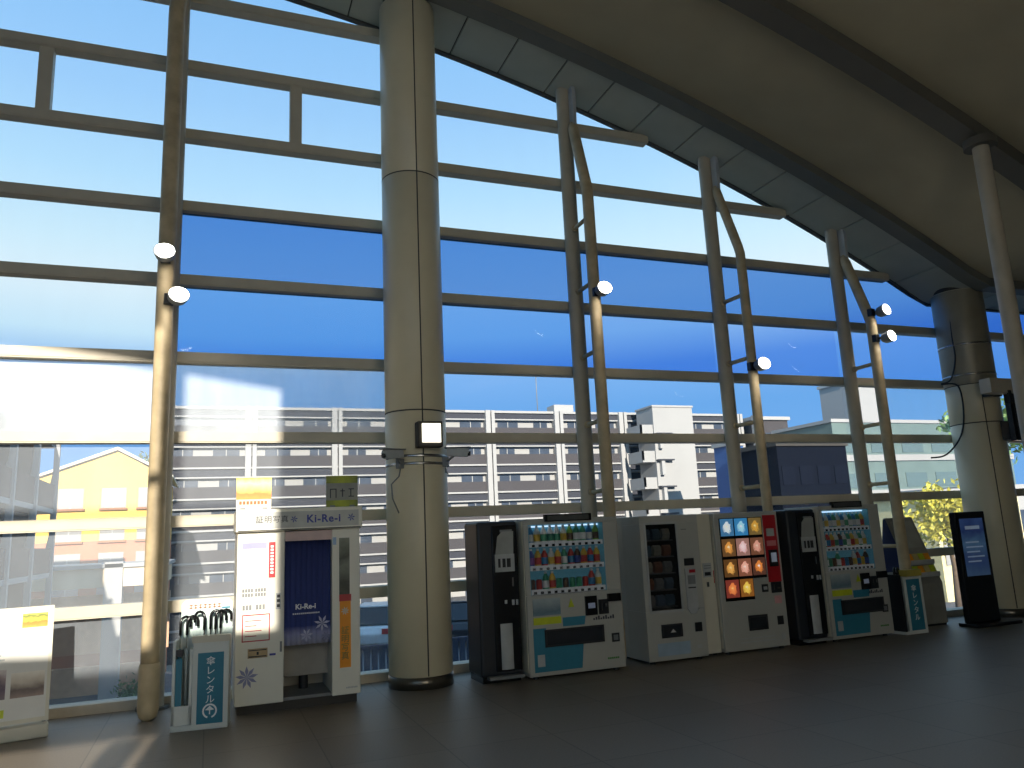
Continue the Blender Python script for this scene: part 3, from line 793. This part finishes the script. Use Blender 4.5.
part('window_glass', case_glass('smoked case glass', .75), t, (wx0,wx1,.0,.006,wz0,wz1))
snk = None; PC = [(150,150,150),(180,176,160),(110,130,150),(160,110,90),(90,120,140)]
for r in range(5):
    z = wz0+.03+r*.205
    part('tray', M_grey, t, (wx0+.008,wx1-.008,.08,.42,z,z+.015))
    for k in range(3):
        q = 5.03+wx0+.085+k*.145
        b = MB(); c = MB()
        s = MB()
        N = 6
        vs = []
        for (zz, th) in ((0,.004),(.02,.025),(.07,.04),(.12,.025),(.14,.004)):
            vs += [(-.055,-th,zz),(.055,-th,zz),(.055,th,zz),(-.055,th,zz)]
        fs = [(0,1,2,3),(16,17,18,19)]
        for a in range(4):
            for e in range(4): fs.append((a*4+e, a*4+(e+1)%4, a*4+4+(e+1)%4, a*4+4+e))
        s.add(vs, fs)
        o = s.build('snack_packet', pm('packet %d' % ((r*3+k*2) % 5), PC[(r*3+k*2) % 5], .35), None, 0, (q, 8.60+.14, z+.0155))
        tag(o, 'snack packet, %s from left on %s shelf behind the snack machine window' % (ORD[k], ('lowest','second lowest','middle','second highest','highest')[r]), 'snack', 'packets in the snack machine')
part('delivery_door', M_dark, cab, (.20,.50,-.012,0,.30,.46)); part('delivery_flap', pm('smoked flap', (46,48,52), .2), cab, (.23,.47,-.016,-.012,.32,.44))
b = MB(); b.prism([(.32,.36),(.36,.40),(.40,.36)], 'y', -.018, -.016); b.build('push_mark', M_lgrey, cab)
part('bill_unit', M_dark, cab, (.61,.75,-.012,0,1.15,1.24)); part('brand_plate', M_grey, cab, (.60,.68,-.004,0,1.60,1.61))
b = MB(); b.prism([(.60,1.12),(.76,1.12),(.76,.62),(.72,.56),(.64,.56),(.60,.62)], 'y', -.02, 0); op = b.build('operating_panel', M_lgrey, cab, .006)
part('red_tab', M_red, op, (.66,.75,-.024,-.02,1.06,1.10)); part('keypad', M_grey, op, (.63,.74,-.024,-.02,.92,1.03)); part('coin_slot', M_dark, op, (.63,.74,-.024,-.02,.87,.885))
part('coin_return', M_dark, cab, (.69,.79,-.01,0,.34,.45)); part('notice', pm('pale blue notice', (150,170,186), .5), cab, (.13,.60,-.004,0,.09,.24)); part('small_label', M_lgrey, cab, (.70,.77,-.003,0,.14,.18))
for q in (.09,.77):
    for yy in (.08,.66): MB().lathe([(.035,0),(.03,.036)], (q,yy,0), 12).build('foot', M_dark, t)

# payment cabinet between snack and ice cream machines
t = thing('payment_cabinet', 'narrow cream cabinet with coin slot between snack and ice cream machines', 'cabinet', (5.92, 8.70, 0), 0)
cab = part('cabinet', M_cream, t, (0,.235,0,.66,.035,1.79), bevel=.006)
part('slot_plate', M_lgrey, cab, (.06,.19,-.006,0,.98,1.16)); part('slot', M_dark, cab, (.08,.17,-.01,-.006,1.0,1.045)); part('red_edge', M_red, cab, (.215,.225,-.004,0,.9,1.06))
part('print_lines', M_grey, cab, (.08,.18,-.009,-.006,1.09,1.10),(.08,.18,-.009,-.006,1.12,1.13)); part('key_lock', M_chrome, cab, (.10,.13,-.012,0,.86,.92))
for q in (.05,.19):
    for yy in (.08,.58): MB().lathe([(.03,0),(.026,.036)], (q,yy,0), 12).build('foot', M_dark, t)

# ------------------------------------------------------------------ ice cream machine
t = thing('ice_cream_machine', 'white ice cream machine with lit product pictures and red side strip', 'vending machine', (6.18, 8.65, 0), 0); t.scale = (.945, 1, 1)
w, H, D = 1.09, 1.79, .58
cab = part('cabinet', M_white, t, (0,w,0,D,.035,H), bevel=.01)
part('side_panel', M_cream, t, (-.006,0,.03,D-.02,.08,H-.02))
b = MB(); b.prism([(.08,.66),(.56,.66),(.56,.93),(.80,.93),(.80,1.72),(.08,1.72)], 'y', -.012, 0); pf = b.build('picture_frame', M_black, t)
def ice_mat(i, bg, fg, hi):
    nm = 'lit ice picture %d' % i
    if nm in MATS: return MATS[nm]
    m = bpy.data.materials.new(nm); m.use_nodes = True
    nt = m.node_tree; n = nt.nodes; l = nt.links; bs = n['Principled BSDF']
    tc = n.new('ShaderNodeTexCoord'); sp = n.new('ShaderNodeVectorMath'); sp.operation = 'MULTIPLY'; sp.inputs[1].default_value = (9,0,7.5)
    l.new(tc.outputs['Object'], sp.inputs[0]); ln = n.new('ShaderNodeVectorMath'); ln.operation = 'LENGTH'; l.new(sp.outputs[0], ln.inputs[0])
    nz = n.new('ShaderNodeTexNoise'); nz.inputs['Scale'].default_value = 22; l.new(tc.outputs['Object'], nz.inputs['Vector'])
    ma = n.new('ShaderNodeMath'); ma.operation = 'MULTIPLY_ADD'; ma.inputs[1].default_value = .8; l.new(nz.outputs['Fac'], ma.inputs[0]); l.new(ln.outputs['Value'], ma.inputs[2])
    r = n.new('ShaderNodeValToRGB'); cr = r.color_ramp; cr.elements.new(.6); cr.elements.new(.8)
    for e, (p, c) in zip(cr.elements, ((.42,hi),(.62,fg),(.86,fg),(1.0,bg))): e.position = p; e.color = lin(c)+(1,)
    l.new(ma.outputs[0], r.inputs['Fac']); l.new(r.outputs['Color'], bs.inputs['Emission Color']); bs.inputs['Emission Strength'].default_value = .75
    l.new(r.outputs['Color'], bs.inputs['Base Color']); MATS[nm] = m
    return m
PIX = [((60,110,150),(210,220,224),(240,220,160)),((50,120,170),(150,200,220),(230,240,240)),((110,90,50),(200,150,60),(240,220,150)),
       ((100,70,40),(220,150,70),(250,240,200)),((150,110,100),(230,190,190),(250,240,240)),((110,70,50),(210,150,130),(240,200,180)),
       ((90,60,30),(220,160,80),(250,220,150)),((130,80,60),(230,170,150),(250,220,210)),((80,50,40),(220,130,60),(255,250,240)),
       ((120,50,40),(230,130,70),(250,200,120)),((130,80,30),(230,190,80),(250,240,180))]
k = 0
for r in range(4):
    for c in range(3 if r < 3 else 2):
        cx, cz = .20+c*.24, 1.60-r*.262
        q = MB(); q.box(-.108,.108,-.006,0,-.112,.112)
        o = q.build('lit_picture', ice_mat(k, *PIX[k]), pf); o.location = (cx, -.012, cz); k += 1
rs = part('red_strip', M_red, cab, (.83,1.05,-.008,0,.86,1.74))
part('bill_unit', M_lgrey, rs, (.87,1.0,-.014,-.008,1.46,1.56)); part('panel_mark', pm('pale red mark', (206,120,120), .5), rs, (.86,1.02,-.011,-.008,1.33,1.40))
part('card_reader', M_dark, rs, (.87,1.01,-.03,-.008,1.06,1.28)); part('reader_screen', pm('reader screen lit', (160,170,186), .3, emit=.2), rs, (.895,.985,-.033,-.03,1.12,1.24))
part('coin_panel', M_dark, cab, (.86,1.03,-.02,0,.72,.86)); part('coin_slot', M_chrome, cab, (.89,.90,-.024,-.02,.76,.83),(.95,1.0,-.024,-.02,.77,.79))
part('button_panel', M_dark, cab, (.70,.80,-.014,0,.74,.84)); b = MB(); b.lathe([(.02,0),(.02,.012)], (0,0,0), 12)
part('price_button', M_lgrey, cab, (.72,.78,-.018,-.014,.77,.81))
part('sticker', pm('pink sticker', (206,150,150), .5), cab, (.90,1.02,-.003,0,.58,.68))
part('delivery_door', M_dark, cab, (.42,.74,-.012,0,.27,.46)); part('delivery_flap', pm('smoked flap', (46,48,52), .2), cab, (.45,.71,-.016,-.012,.30,.43))
part('coin_return', M_dark, cab, (.91,1.01,-.01,0,.31,.42)); part('vent_lines', M_lgrey, cab, (.25,.85,-.003,0,.17,.185),(.25,.85,-.003,0,.125,.14)); part('corner_label', M_lgrey, cab, (.95,1.02,-.003,0,.12,.20))
for q in (.09,w-.09):
    for yy in (.08,.50): MB().lathe([(.035,0),(.03,.036)], (q,yy,0), 12).build('foot', M_dark, t)

# ------------------------------------------------------------------ brochure stand and black display
t = thing('brochure_stand', 'grey sloped brochure stand with yellow leaflets, right of low teal umbrella stand', 'brochure stand', (9.92, 8.98, 0), .0)
b = MB(); b.prism([(.0,.03),(.56,.03),(.56,1.0),(.44,1.62),(.40,1.62),(.0,.62)], 'x', 0, .56)
b.build('cabinet', pm('stand grey', (138,136,126), .5), t, .008)
MB().prism([(.02,.03),(.56,.03),(.56,1.0),(.44,1.60),(.40,1.60),(.02,.62)], 'x', -.012, 0).build('side_panel', M_navy, t)
part('base', M_dark, t, (.02,.54,.02,.54,0,.03))
def slope(z): return (z-.62)*.4
for r, z in enumerate((.72, .90)):
    b = MB(); b.prism([(slope(z)-.06,z),(slope(z)-.06,z+.07),(slope(z)-.05,z+.07),(slope(z)-.05,z+.012),(slope(z)+.01,z+.012),(slope(z),z)], 'x', .04, .52); b.build('rack', M_lgrey, t)
    for k in range(4):
        x0_ = .055+k*.117
        lb = MB(); y_ = slope(z)-.03
        lb.add([(0,0,0),(.1,0,0),(.1,.06,.15),(0,.06,.15),(0,.012,0),(.1,.012,0),(.1,.072,.15),(0,.072,.15)], [(0,1,2,3),(4,7,6,5),(0,4,5,1),(1,5,6,2),(2,6,7,3),(3,7,4,0)])
        o = lb.build('leaflet', [M_yellow, M_orange, pm('tan paper', (190,170,110), .6)][(k+r) % 3], None, 0, (9.92+x0_, 8.98+y_, z+.0125))
        tag(o, 'yellowish leaflet, %s from left in the %s rack of the brochure stand' % (ORD[k], ('lower','upper')[r]), 'leaflet', 'leaflets in the brochure stand')
hb = MB(); hb.add([(.06,slope(1.15)-.004,1.15),(.50,slope(1.15)-.004,1.15),(.50,slope(1.56)-.004,1.56),(.06,slope(1.56)-.004,1.56)]+[(.06,slope(1.15),1.15),(.50,slope(1.15),1.15),(.50,slope(1.56),1.56),(.06,slope(1.56),1.56)],
    [(0,1,2,3),(4,7,6,5),(0,4,5,1),(1,5,6,2),(2,6,7,3),(3,7,4,0)]); hb.build('notice_panel', pm('pale notice', (150,150,140), .5), t)

t = thing('digital_signage', 'black upright display with blue lit screen in front of the right-end column', 'display', (10.40, 8.48, 0), .0)
part('base', M_dark, t, (-.02,.90,-.08,.25,0,.05), bevel=.01); part('casing', M_black, t, (0,.62,.05,.16,.05,1.66), bevel=.012)
sc = part('screen', band_mat('blue notice screen', [(0,(80,110,150)),(.3,(60,86,140)),(.55,(90,130,170)),(.8,(44,66,128)),(1,(70,100,160))], 'Z', .72, 1.56, .5, .16, .3, 6), t, (.07,.55,.044,.05,.72,1.56))
b = MB()
for i in range(5): b.box(.13,.40+.08*(i%2),.041,.044,.92+i*.07,.94+i*.07)
b.build('screen_lines', pm('pale lit print', (170,190,214), .4, emit=.15), sc)
part('screen_heading', pm('pale lit print', (170,190,214), .4, emit=.15), sc, (.16,.46,.041,.044,1.40,1.45))

SUN_E = 8.0
SKY = [(0.0,(.20,.46,.88)),(.15,(.15,.41,.86)),(.205,(.22,.48,.92)),(.25,(.60,.86,1.04)),(.30,(.76,.95,1.06)),(.35,(.64,.90,1.06)),(.42,(.47,.78,1.05)),(.50,(.35,.65,1.02)),(.60,(.26,.56,.97)),(.8,(.3,.6,1.0))]
# ------------------------------------------------------------------ outside
GZ = -8.0
M_asph = pm('asphalt', (92,92,96), .9, 0, .12, 1.5)
M_conc = pm('concrete paving', (130,126,118), .9, 0, .08, .6)
struct(part('floor_outside', M_conc, None, (-160, 220, 9.9, 260, GZ-.5, GZ)))
struct(part('terrace', M_asph, None, (.5, 34, 9.9, 36, GZ, -2.2)))
struct(part('street', M_asph, None, (-60, .5, 9.9, 53, GZ, -5.55)))
struct(part('kerb_strip', M_conc, None, (.5, 34, 35.7, 36, -2.2, -1.75)))

# apartment block
AP = thing('apartment_block', 'long white apartment block with grey balconies across the street', 'apartment building', (-4.4, 75, GZ))
M_awall = pm('apartment white wall', (156,155,152), .8, 0, .04, .3)
M_apar = pm('balcony grey', (64,61,63), .8, 0, .06, .5)
M_aline = pm('white slab edge', (160,159,156), .8, 0, .03)
M_alin2 = pm('shaded lintel grey', (50,52,60), .8, 0, .05)  # slab shadow over the lintels is put into this dark grey
M_win = pm('window dark', (64,72,84), .2, 0, .2, 1.)
LEN = 62.8; TOP = 14.4-GZ
part('back_wall', M_awall, AP, (0, LEN, .55, 12, 0, TOP-.3))
part('roof_slab', M_aline, AP, (0, LEN, -.1, 12.2, TOP-.25, TOP))
NB, BW = 8, 7.85
nfl = 8
for k in range(nfl):
    zt = TOP-.25-k*2.8                       # underside of slab above
    zs = zt-2.55                             # floor slab top
    part('lintel', M_alin2, AP, (.1, LEN-.1, .1, .3, zt-.62, zt))
    part('white_beam', M_aline, AP, (.1, LEN-.1, .02, .3, zt-.75, zt-.62))
    part('parapet', M_apar, AP, (.1, LEN-.1, .0, .15, zs, zs+1.02))
    if zs > .5: part('slab', M_aline, AP, (0, LEN, -.08, .55, zs-.16, zs))
for j in range(NB+1):
    q = j*BW
    part('pilaster', M_aline, AP, (q-.57,q-.06,-.35,.5,0,TOP), (q+.06,q+.42,-.35,.5,0,TOP))
for k in range(nfl):
    zt = TOP-.25-k*2.8
    for j in range(NB):
        if k > 4 and j > 3: continue
        q = j*BW+(.9 if j % 2 == 0 else 1.1)
        for (a, c) in (((.2, 1.9), (3.6, 5.9)) if (j+k) % 2 else ((.1, 2.4), (4.2, 5.8))):
            w_ = part('window', M_win, AP, (q+a, q+c, .50, .55, zt-1.9, zt-.85))
            part('frame', M_aline, w_, (q+(a+c)/2-.04, q+(a+c)/2+.04, 1.42-.95, .50, zt-1.9, zt-.85))
part('roof_box', M_aline, AP, (40.2,42.6,3,5,TOP,TOP+1.3)); MB().tube([(38.6,4,TOP),(38.6,4,TOP+6)], .05, 6).build('roof_mast', M_grey, AP)

# stair tower in front of it
ST = thing('stair_tower', 'windowless white stair tower standing in front of the apartment block', 'tower', (43.9, 70.5, GZ))
part('shaft', M_awall, ST, (0, 5.0, 0, 3.4, 0, 14.3-GZ)); part('roof_cap', M_aline, ST, (-.1,5.1,-.1,3.5,14.3-GZ,14.5-GZ))
for k in range(4):
    z = 11.4-GZ-k*2.8
    part('landing', M_awall, ST, (-1.5,0,.2,3.2,z-.2,z), (-1.5,-1.3,.2,3.2,z,z+1.0), (-1.5,0,.2,.35,z,z+1.0))
    part('ledge', M_alin2, ST, (0,1.9,-.6,0,z-.1,z+.05)); part('ledge_fin', M_aline, ST, (.35,.75,-.5,0,z-1.6,z-.1))
AN = thing('end_wing', 'pale pilastered end wing of flats right of the stair tower', 'building', (59.4, 73.5, GZ))
part('wall', M_apar, AN, (0,5,0,10,0,13.5-GZ)); part('pilaster', M_aline, AN, (-.3,.9,-.5,0,0,14-GZ)); part('roof', M_aline, AN, (-.2,5.2,-.3,10.2,13.5-GZ,13.9-GZ))
part('window', M_win, AN, (1.6,4.4,-.05,0,10.3-GZ,12-GZ)); part('window', M_win, AN, (1.6,4.4,-.05,0,7.4-GZ,9.1-GZ))

# yellow building on the left
YB = thing('yellow_house', 'yellow gabled house with pink lower storeys behind the walkway', 'house', (-9.9, 55, GZ))
M_yel = pm('yellow render', (226,188,98), .8, 0, .05, .5); M_pink = pm('terracotta render', (180,120,92), .8, 0, .06, .5); M_rf = pm('red roof tile', (190,80,60), .7, 0, .15, 2)
z1, z2 = 2.4-GZ, 6.3-GZ
part('lower_wall', M_pink, YB, (0,7.2,0,10,0,z1)); part('upper_wall', M_yel, YB, (0,7.2,0,10,z1,z2))
MB().prism([(-.0,z2),(7.2,z2),(4.3,z2+1.7)], 'y', 0, 10).build('gable', M_yel, YB)
b = MB(); b.prism([(-.4,z2-.05),(-.4,z2+.1),(4.3,z2+1.95),(7.6,z2+.1),(7.6,z2-.05),(4.3,z2+1.75)], 'y', -.3, 10.3); b.build('roof', M_cream, YB)
part('side_roof', M_rf, YB, (-1.4,0,2,8,z2-.6,z2-.3)); part('side_wall', M_yel, YB, (-1.2,0,2.2,7.8,0,z2-.6))
for r, z in enumerate((z2-1.9, z2-3.9, z2-5.9, z2-7.9)):
    for c, q in enumerate((1.1, 3.5, 5.6)):
        w_ = part('window', M_awall, YB, (q,q+1.4,-.05,0,z,z+1.25)); part('sill', pm('brown sill', (150,104,70), .7), w_, (q-.1,q+1.5,-.2,0,z-.14,z))
        part('bars', M_lgrey, w_, (q+.67,q+.73,-.07,-.05,z,z+1.25))

# dark flats with white fins at the left edge
DB = thing('dark_flats', 'dark balcony flats with white vertical fins at the left edge', 'apartment building', (-6.5, 14, GZ))
M_dpar = pm('plum grey balcony', (52,43,48), .8, 0, .06); M_dw = pm('slate wall', (30,31,38), .8, 0, .08, 1)
ztop = 6.4-GZ
part('core', M_dw, DB, (-12,-.75,0,26,0,ztop)); part('roof', M_aline, DB, (-12,-.1,0,26,ztop,ztop+.25))
for k in range(6):
    z = ztop-2.75*(k+1)
    if z < .3: break
    part('balcony_slab', M_aline, DB, (-.75,0,0,26,z-.2,z)); part('parapet', M_dpar, DB, (-.12,0,0,26,z,z+1.05))
for q in (4.5, 9.5, 14.5, 17.6, 21.5, 25.8):
    MB().prism([(-.12,0),(.10,0),(.10,ztop+.3),(-.12,ztop+.3)], 'y', q-.12, q+.12).build('fin', M_aline, DB)
    for k in range(6):
        z = ztop-2.75*(k+1)
        if z < .3: break
        MB().prism([(-.4,z),(-.12,z),(-.12,z+1.7)], 'y', q-.05, q+.05).build('lit_divider', M_aline, DB)  # shape cut to the sunlit triangle of each balcony partition
part('roof_room', M_awall, DB, (-6,-2.0,8,18,ztop+.25,ztop+1.8))

# covered walkway on the terrace
CW = thing('covered_walkway', 'cream covered walkway with white column on the terrace, far left', 'walkway', (-11.4, 44, -5.55)); CW.scale = (1.87, 1.87, 1.87)
M_cr = pm('walkway cream', (232,208,172), .7, 0, .04)
part('roof_fascia', M_cr, CW, (0,5.0,0,4,2.95,3.45)); part('roof_top', M_aline, CW, (-.1,5.1,-.1,4.1,3.45,3.55))
part('rear_screen', pm('tan screen', (206,164,132), .8), CW, (0,5.0,3.6,3.8,.9,2.6)); part('low_wall', pm('tan screen', (206,164,132), .8), CW, (0,5.0,1.8,2.0,.0,.75))
for q in (.4, 3.75): part('column', M_aline, CW, (q-.22,q+.22,-.1,.34,0,3.6))

# buildings to the right
def block(name, loc, w, d, h, wall, label, floors, cols, win, band=None, roof=None):
    t = thing(name, label, 'building', loc)
    part('wall', wall, t, (0,w,0,d,0,h)); part('roof', roof or M_aline, t, (-.15,w+.15,-.15,d+.15,h,h+.35))
    for r in range(floors):
        z = h-(r+1)*h/ (floors+.3)+.5
        for c in range(cols):
            q = w*(c+.15)/cols; part('window', win, t, (q,q+w*.7/cols,-.06,0,z,z+1.5))
        if band: part('band', band, t, (-.1,w+.1,-.2,0,z-.9,z-.25))
    return t
block('blue_reflection', (43.8, 58, GZ), 1.6, 2.2, 16.6, pm('blue reflection tone', (56,92,146), .5, 0, .08), 'narrow blue block standing in for a reflection, right of the white stair tower', 4, 1, M_win)  # block added in place of a blue reflection in the glass
block('dark_office', (42.4, 50, GZ), 7.2, 6, 15.6, pm('dark slate cladding', (16,20,30), .9, 0, .1, spec=.05), 'dark slate office block behind the right-hand dispensers', 4, 4, pm('near black window', (12,16,28), .5, spec=.1), None, M_seam)
block('white_office', (72, 95, GZ), 20, 10, 20.5, M_awall, 'low white office far behind the blue reflection block', 5, 6, M_win)
PG = pm('pale green glazing', (104,120,114), .3, 0, .1, .5)
block('glazed_office', (60, 62, GZ), 26, 9, 19.5, PG, 'pale green glazed office block beyond the right-hand post', 5, 6, pm('green window', (92,110,110), .2, 0, .1), M_awall)
t = thing('roof_tower', 'bright white plant tower rising behind the glazed office', 'building', (77, 76, GZ))
part('wall', M_aline, t, (0,6,0,5,0,27)); part('roof', M_lgrey, t, (-.2,6.2,-.2,5.2,27,27.4))
block('red_shop', (46, 36.5, GZ), 12, 6, 11, M_aline, 'white shop with red fascia at the right edge', 3, 4, M_win, M_red)
block('ivory_house', (30.5, 26, -2.2), 5.5, 5, 4.6, pm('ivory render', (232,216,160), .8), 'ivory house with tall windows behind the brochure stand', 1, 4, M_awall)

# fence just outside the glass
FN = thing('slat_fence', 'navy slatted fence just outside the glass between booth and black dispenser', 'fence', (.9, 11.6, -2.2))
part('rail', M_navy, FN, (0,6.5,.0,.05,2.3,2.36), (0,6.5,0,.05,.3,.36))
b = MB(); q = 0
while q < 6.5: b.box(q,q+.085,-.03,0,.1,2.35); q += .11
b.build('slats', pm('navy slat', (26,34,54), .5, 0, .12), FN)
for q in (0, 2.15, 4.3, 6.4): part('post', M_navy, FN, (q,q+.08,.05,.13,0,2.5))

# parked cars
def car(x, y, rz, paint, label):
    t = thing('car', label, 'car', (x, y, -2.2), rz, 'cars parked on the terrace')
    b = MB(); b.prism([(-2.1,.28),(-2.15,.62),(-1.95,.85),(-1.2,.92),(1.1,.95),(1.95,.82),(2.1,.6),(2.1,.28)], 'y', -.84, .84); b.build('body', paint, t, .06)
    vs = []
    for (yy, sh) in ((.80,0),(.62,1)):
        pass
    lo = [(-1.75,.9),(1.25,.93)]; hi = [(-1.25,1.46),(.55,1.48)]
    V = [(lo[0][0],-.8,lo[0][1]),(lo[1][0],-.8,lo[1][1]),(lo[1][0],.8,lo[1][1]),(lo[0][0],.8,lo[0][1]),(hi[0][0],-.62,hi[0][1]),(hi[1][0],-.62,hi[1][1]),(hi[1][0],.62,hi[1][1]),(hi[0][0],.62,hi[0][1])]
    MB().add(V, [(0,3,2,1),(4,5,6,7),(0,1,5,4),(1,2,6,5),(2,3,7,6),(3,0,4,7)]).build('windows', pm('car glass', (30,36,44), .1), t, .03)
    part('roof', paint, t, (-1.25,.56,-.63,.63,1.45,1.52), bevel=.03)
    for sx in (-1.3, 1.3):
        for sy in (-1, 1):
            b = MB(); b.tube([(sx,sy*.66,.31),(sx,sy*.86,.31)], .31, 20); wh = b.build('wheel', M_rubber, t)
            b = MB(); b.tube([(sx,sy*.855,.31),(sx,sy*.872,.31)], .19, 14); b.build('hub_cap', M_chrome, wh)
    part('head_lamp', M_wink, t, (2.04,2.12,-.75,-.45,.62,.75), (2.04,2.12,.45,.75,.62,.75)); part('tail_lamp', M_red, t, (-2.16,-2.08,-.75,-.5,.62,.8), (-2.16,-2.08,.5,.75,.62,.8))
    return t
car(6.0, 30, 1.2, pm('white car paint', (214,214,212), .25), 'white car parked outside, seen between booth and thick column')
car(3.3, 30, 1.3, pm('silver car paint', (150,154,160), .3, .4), 'silver car parked outside, hidden mostly by the booth')
car(9.2, 29, 1.25, pm('black car paint', (30,32,38), .2), 'dark car parked outside, seen between thick column and dispenser')
car(2.0, 21, 1.45, pm('grey car paint', (96,98,104), .3, .3), 'grey car parked outside behind the umbrella rental stand')

# trees and shrubs
def tree(x, y, z, h, r, rgb, label, name='tree', nleaf=1700):
    rnd = random.Random(int(x*31+y)); t = thing(name, label, 'tree' if name == 'tree' else 'shrub', (x, y, z))
    MB().tube([(0,0,0),(.1,0,h*.35),(.0,.1,h*.7)], [.12*h/5,.09*h/5,.03*h/5], 8).build('trunk', pm('bark', (96,80,62), .9, 0, .3, 8), t)
    b = MB()
    for i in range(nleaf):
        a, u, q = rnd.random()*2*PI, rnd.random()*2-1, rnd.random()**.4
        s_ = math.sqrt(1-u*u); wob = .75+.25*math.sin(3*a+5*u)
        c = Vector((r*q*wob*s_*math.cos(a), r*q*wob*s_*math.sin(a), h-r*.85+r*.9*q*u*wob))
        d1 = Vector((rnd.gauss(0,1), rnd.gauss(0,1), rnd.gauss(0,1))).normalized(); d2 = d1.cross(Vector((.3,.5,.8))).normalized()
        L = r*(.13 if r < 1.2 else .085)
        b.add([c-d1*L, c-d2*L*.5, c+d1*L, c+d2*L*.5], [(0,1,2,3)])
    b.build('foliage', foliage_mat('leaves %d %d %d' % rgb, rgb), t)
    return t
tree(-5.6, 70, 0, 9.6, 2.6, (120,140,110), 'grey-green tree rising behind the yellow house gable')
tree(-10.6, 69, 0, 7.6, 1.8, (100,130,80), 'small green tree behind left side of the yellow house')
tree(-3.3, 42.3, -5.55, 1.5, 1.0, (90,120,60), 'low green shrub at the foot of the white walkway column', 'shrub', 350)
tree(27.5, 23.0, -2.2, 5.2, 1.7, (206,196,80), 'yellow-green leafy tree behind the brochure stand')
tree(40.0, 30.0, -2.2, 10.5, 2.6, (120,150,90), 'green tree at the far right behind the hanging screen')

# ------------------------------------------------------------------ light
W = bpy.data.worlds.new('sky'); S.world = W; W.use_nodes = True
nt = W.node_tree; nt.nodes.clear(); n = nt.nodes; l = nt.links
o = n.new('ShaderNodeOutputWorld'); bg = n.new('ShaderNodeBackground')
tc = n.new('ShaderNodeTexCoord'); sp = n.new('ShaderNodeSeparateXYZ'); l.new(tc.outputs['Generated'], sp.inputs[0])
r = n.new('ShaderNodeValToRGB'); cr = r.color_ramp
stops = SKY
while len(cr.elements) < len(stops): cr.elements.new(.5)
for e, (p, c) in zip(cr.elements, stops): e.position = p; e.color = tuple(c)+(1,)
l.new(sp.outputs['Z'], r.inputs['Fac'])
nz = n.new('ShaderNodeTexNoise'); nz.inputs['Scale'].default_value = 2.2; nz.inputs['Detail'].default_value = 5
mp = n.new('ShaderNodeMapping'); mp.inputs['Scale'].default_value = (1, 1, 5); l.new(tc.outputs['Generated'], mp.inputs[0]); l.new(mp.outputs[0], nz.inputs['Vector'])
cm = n.new('ShaderNodeMapRange'); cm.inputs[1].default_value = .60; cm.inputs[2].default_value = .80; cm.inputs[3].default_value = 0; cm.inputs[4].default_value = .12
l.new(nz.outputs['Fac'], cm.inputs[0])
mx = n.new('ShaderNodeMix'); mx.data_type = 'RGBA'; l.new(cm.outputs[0], mx.inputs[0]); l.new(r.outputs['Color'], mx.inputs[6]); mx.inputs[7].default_value = (.8,.88,1,1)
l.new(mx.outputs[2], bg.inputs['Color']); bg.inputs['Strength'].default_value = 1.0
l.new(bg.outputs[0], o.inputs['Surface'])

sun = bpy.data.lights.new('sun', 'SUN'); sun.energy = SUN_E; sun.angle = .0093; sun.color = (1, .93, .82)
so = bpy.data.objects.new('sun', sun); COL.objects.link(so)
so.rotation_euler = Vector((.10, 1.0, -.36)).to_track_quat('-Z', 'Y').to_euler()

# ------------------------------------------------------------------ camera
R = [[0.93216558,-0.02664931,-0.36105005],[-0.35912362,-0.19422793,-0.91285581],[-0.04579903,0.98059437,-0.19062299]]
Rm = Matrix(R)
cam = bpy.data.cameras.new('camera'); cam.sensor_width = 36; cam.lens = 770*36/1024; cam.clip_end = 1000
co = bpy.data.objects.new('camera', cam); COL.objects.link(co)
# rows of R are the world axes seen from the camera, so R itself turns camera axes into world axes
co.matrix_world = Matrix.Translation((0,0,1.65)) @ Rm.to_4x4()
S.camera = co
S.view_settings.view_transform = 'Standard'; S.view_settings.look = 'None'; S.view_settings.gamma = 1
S.view_settings.use_curve_mapping = False; S.view_settings.exposure = 0.0
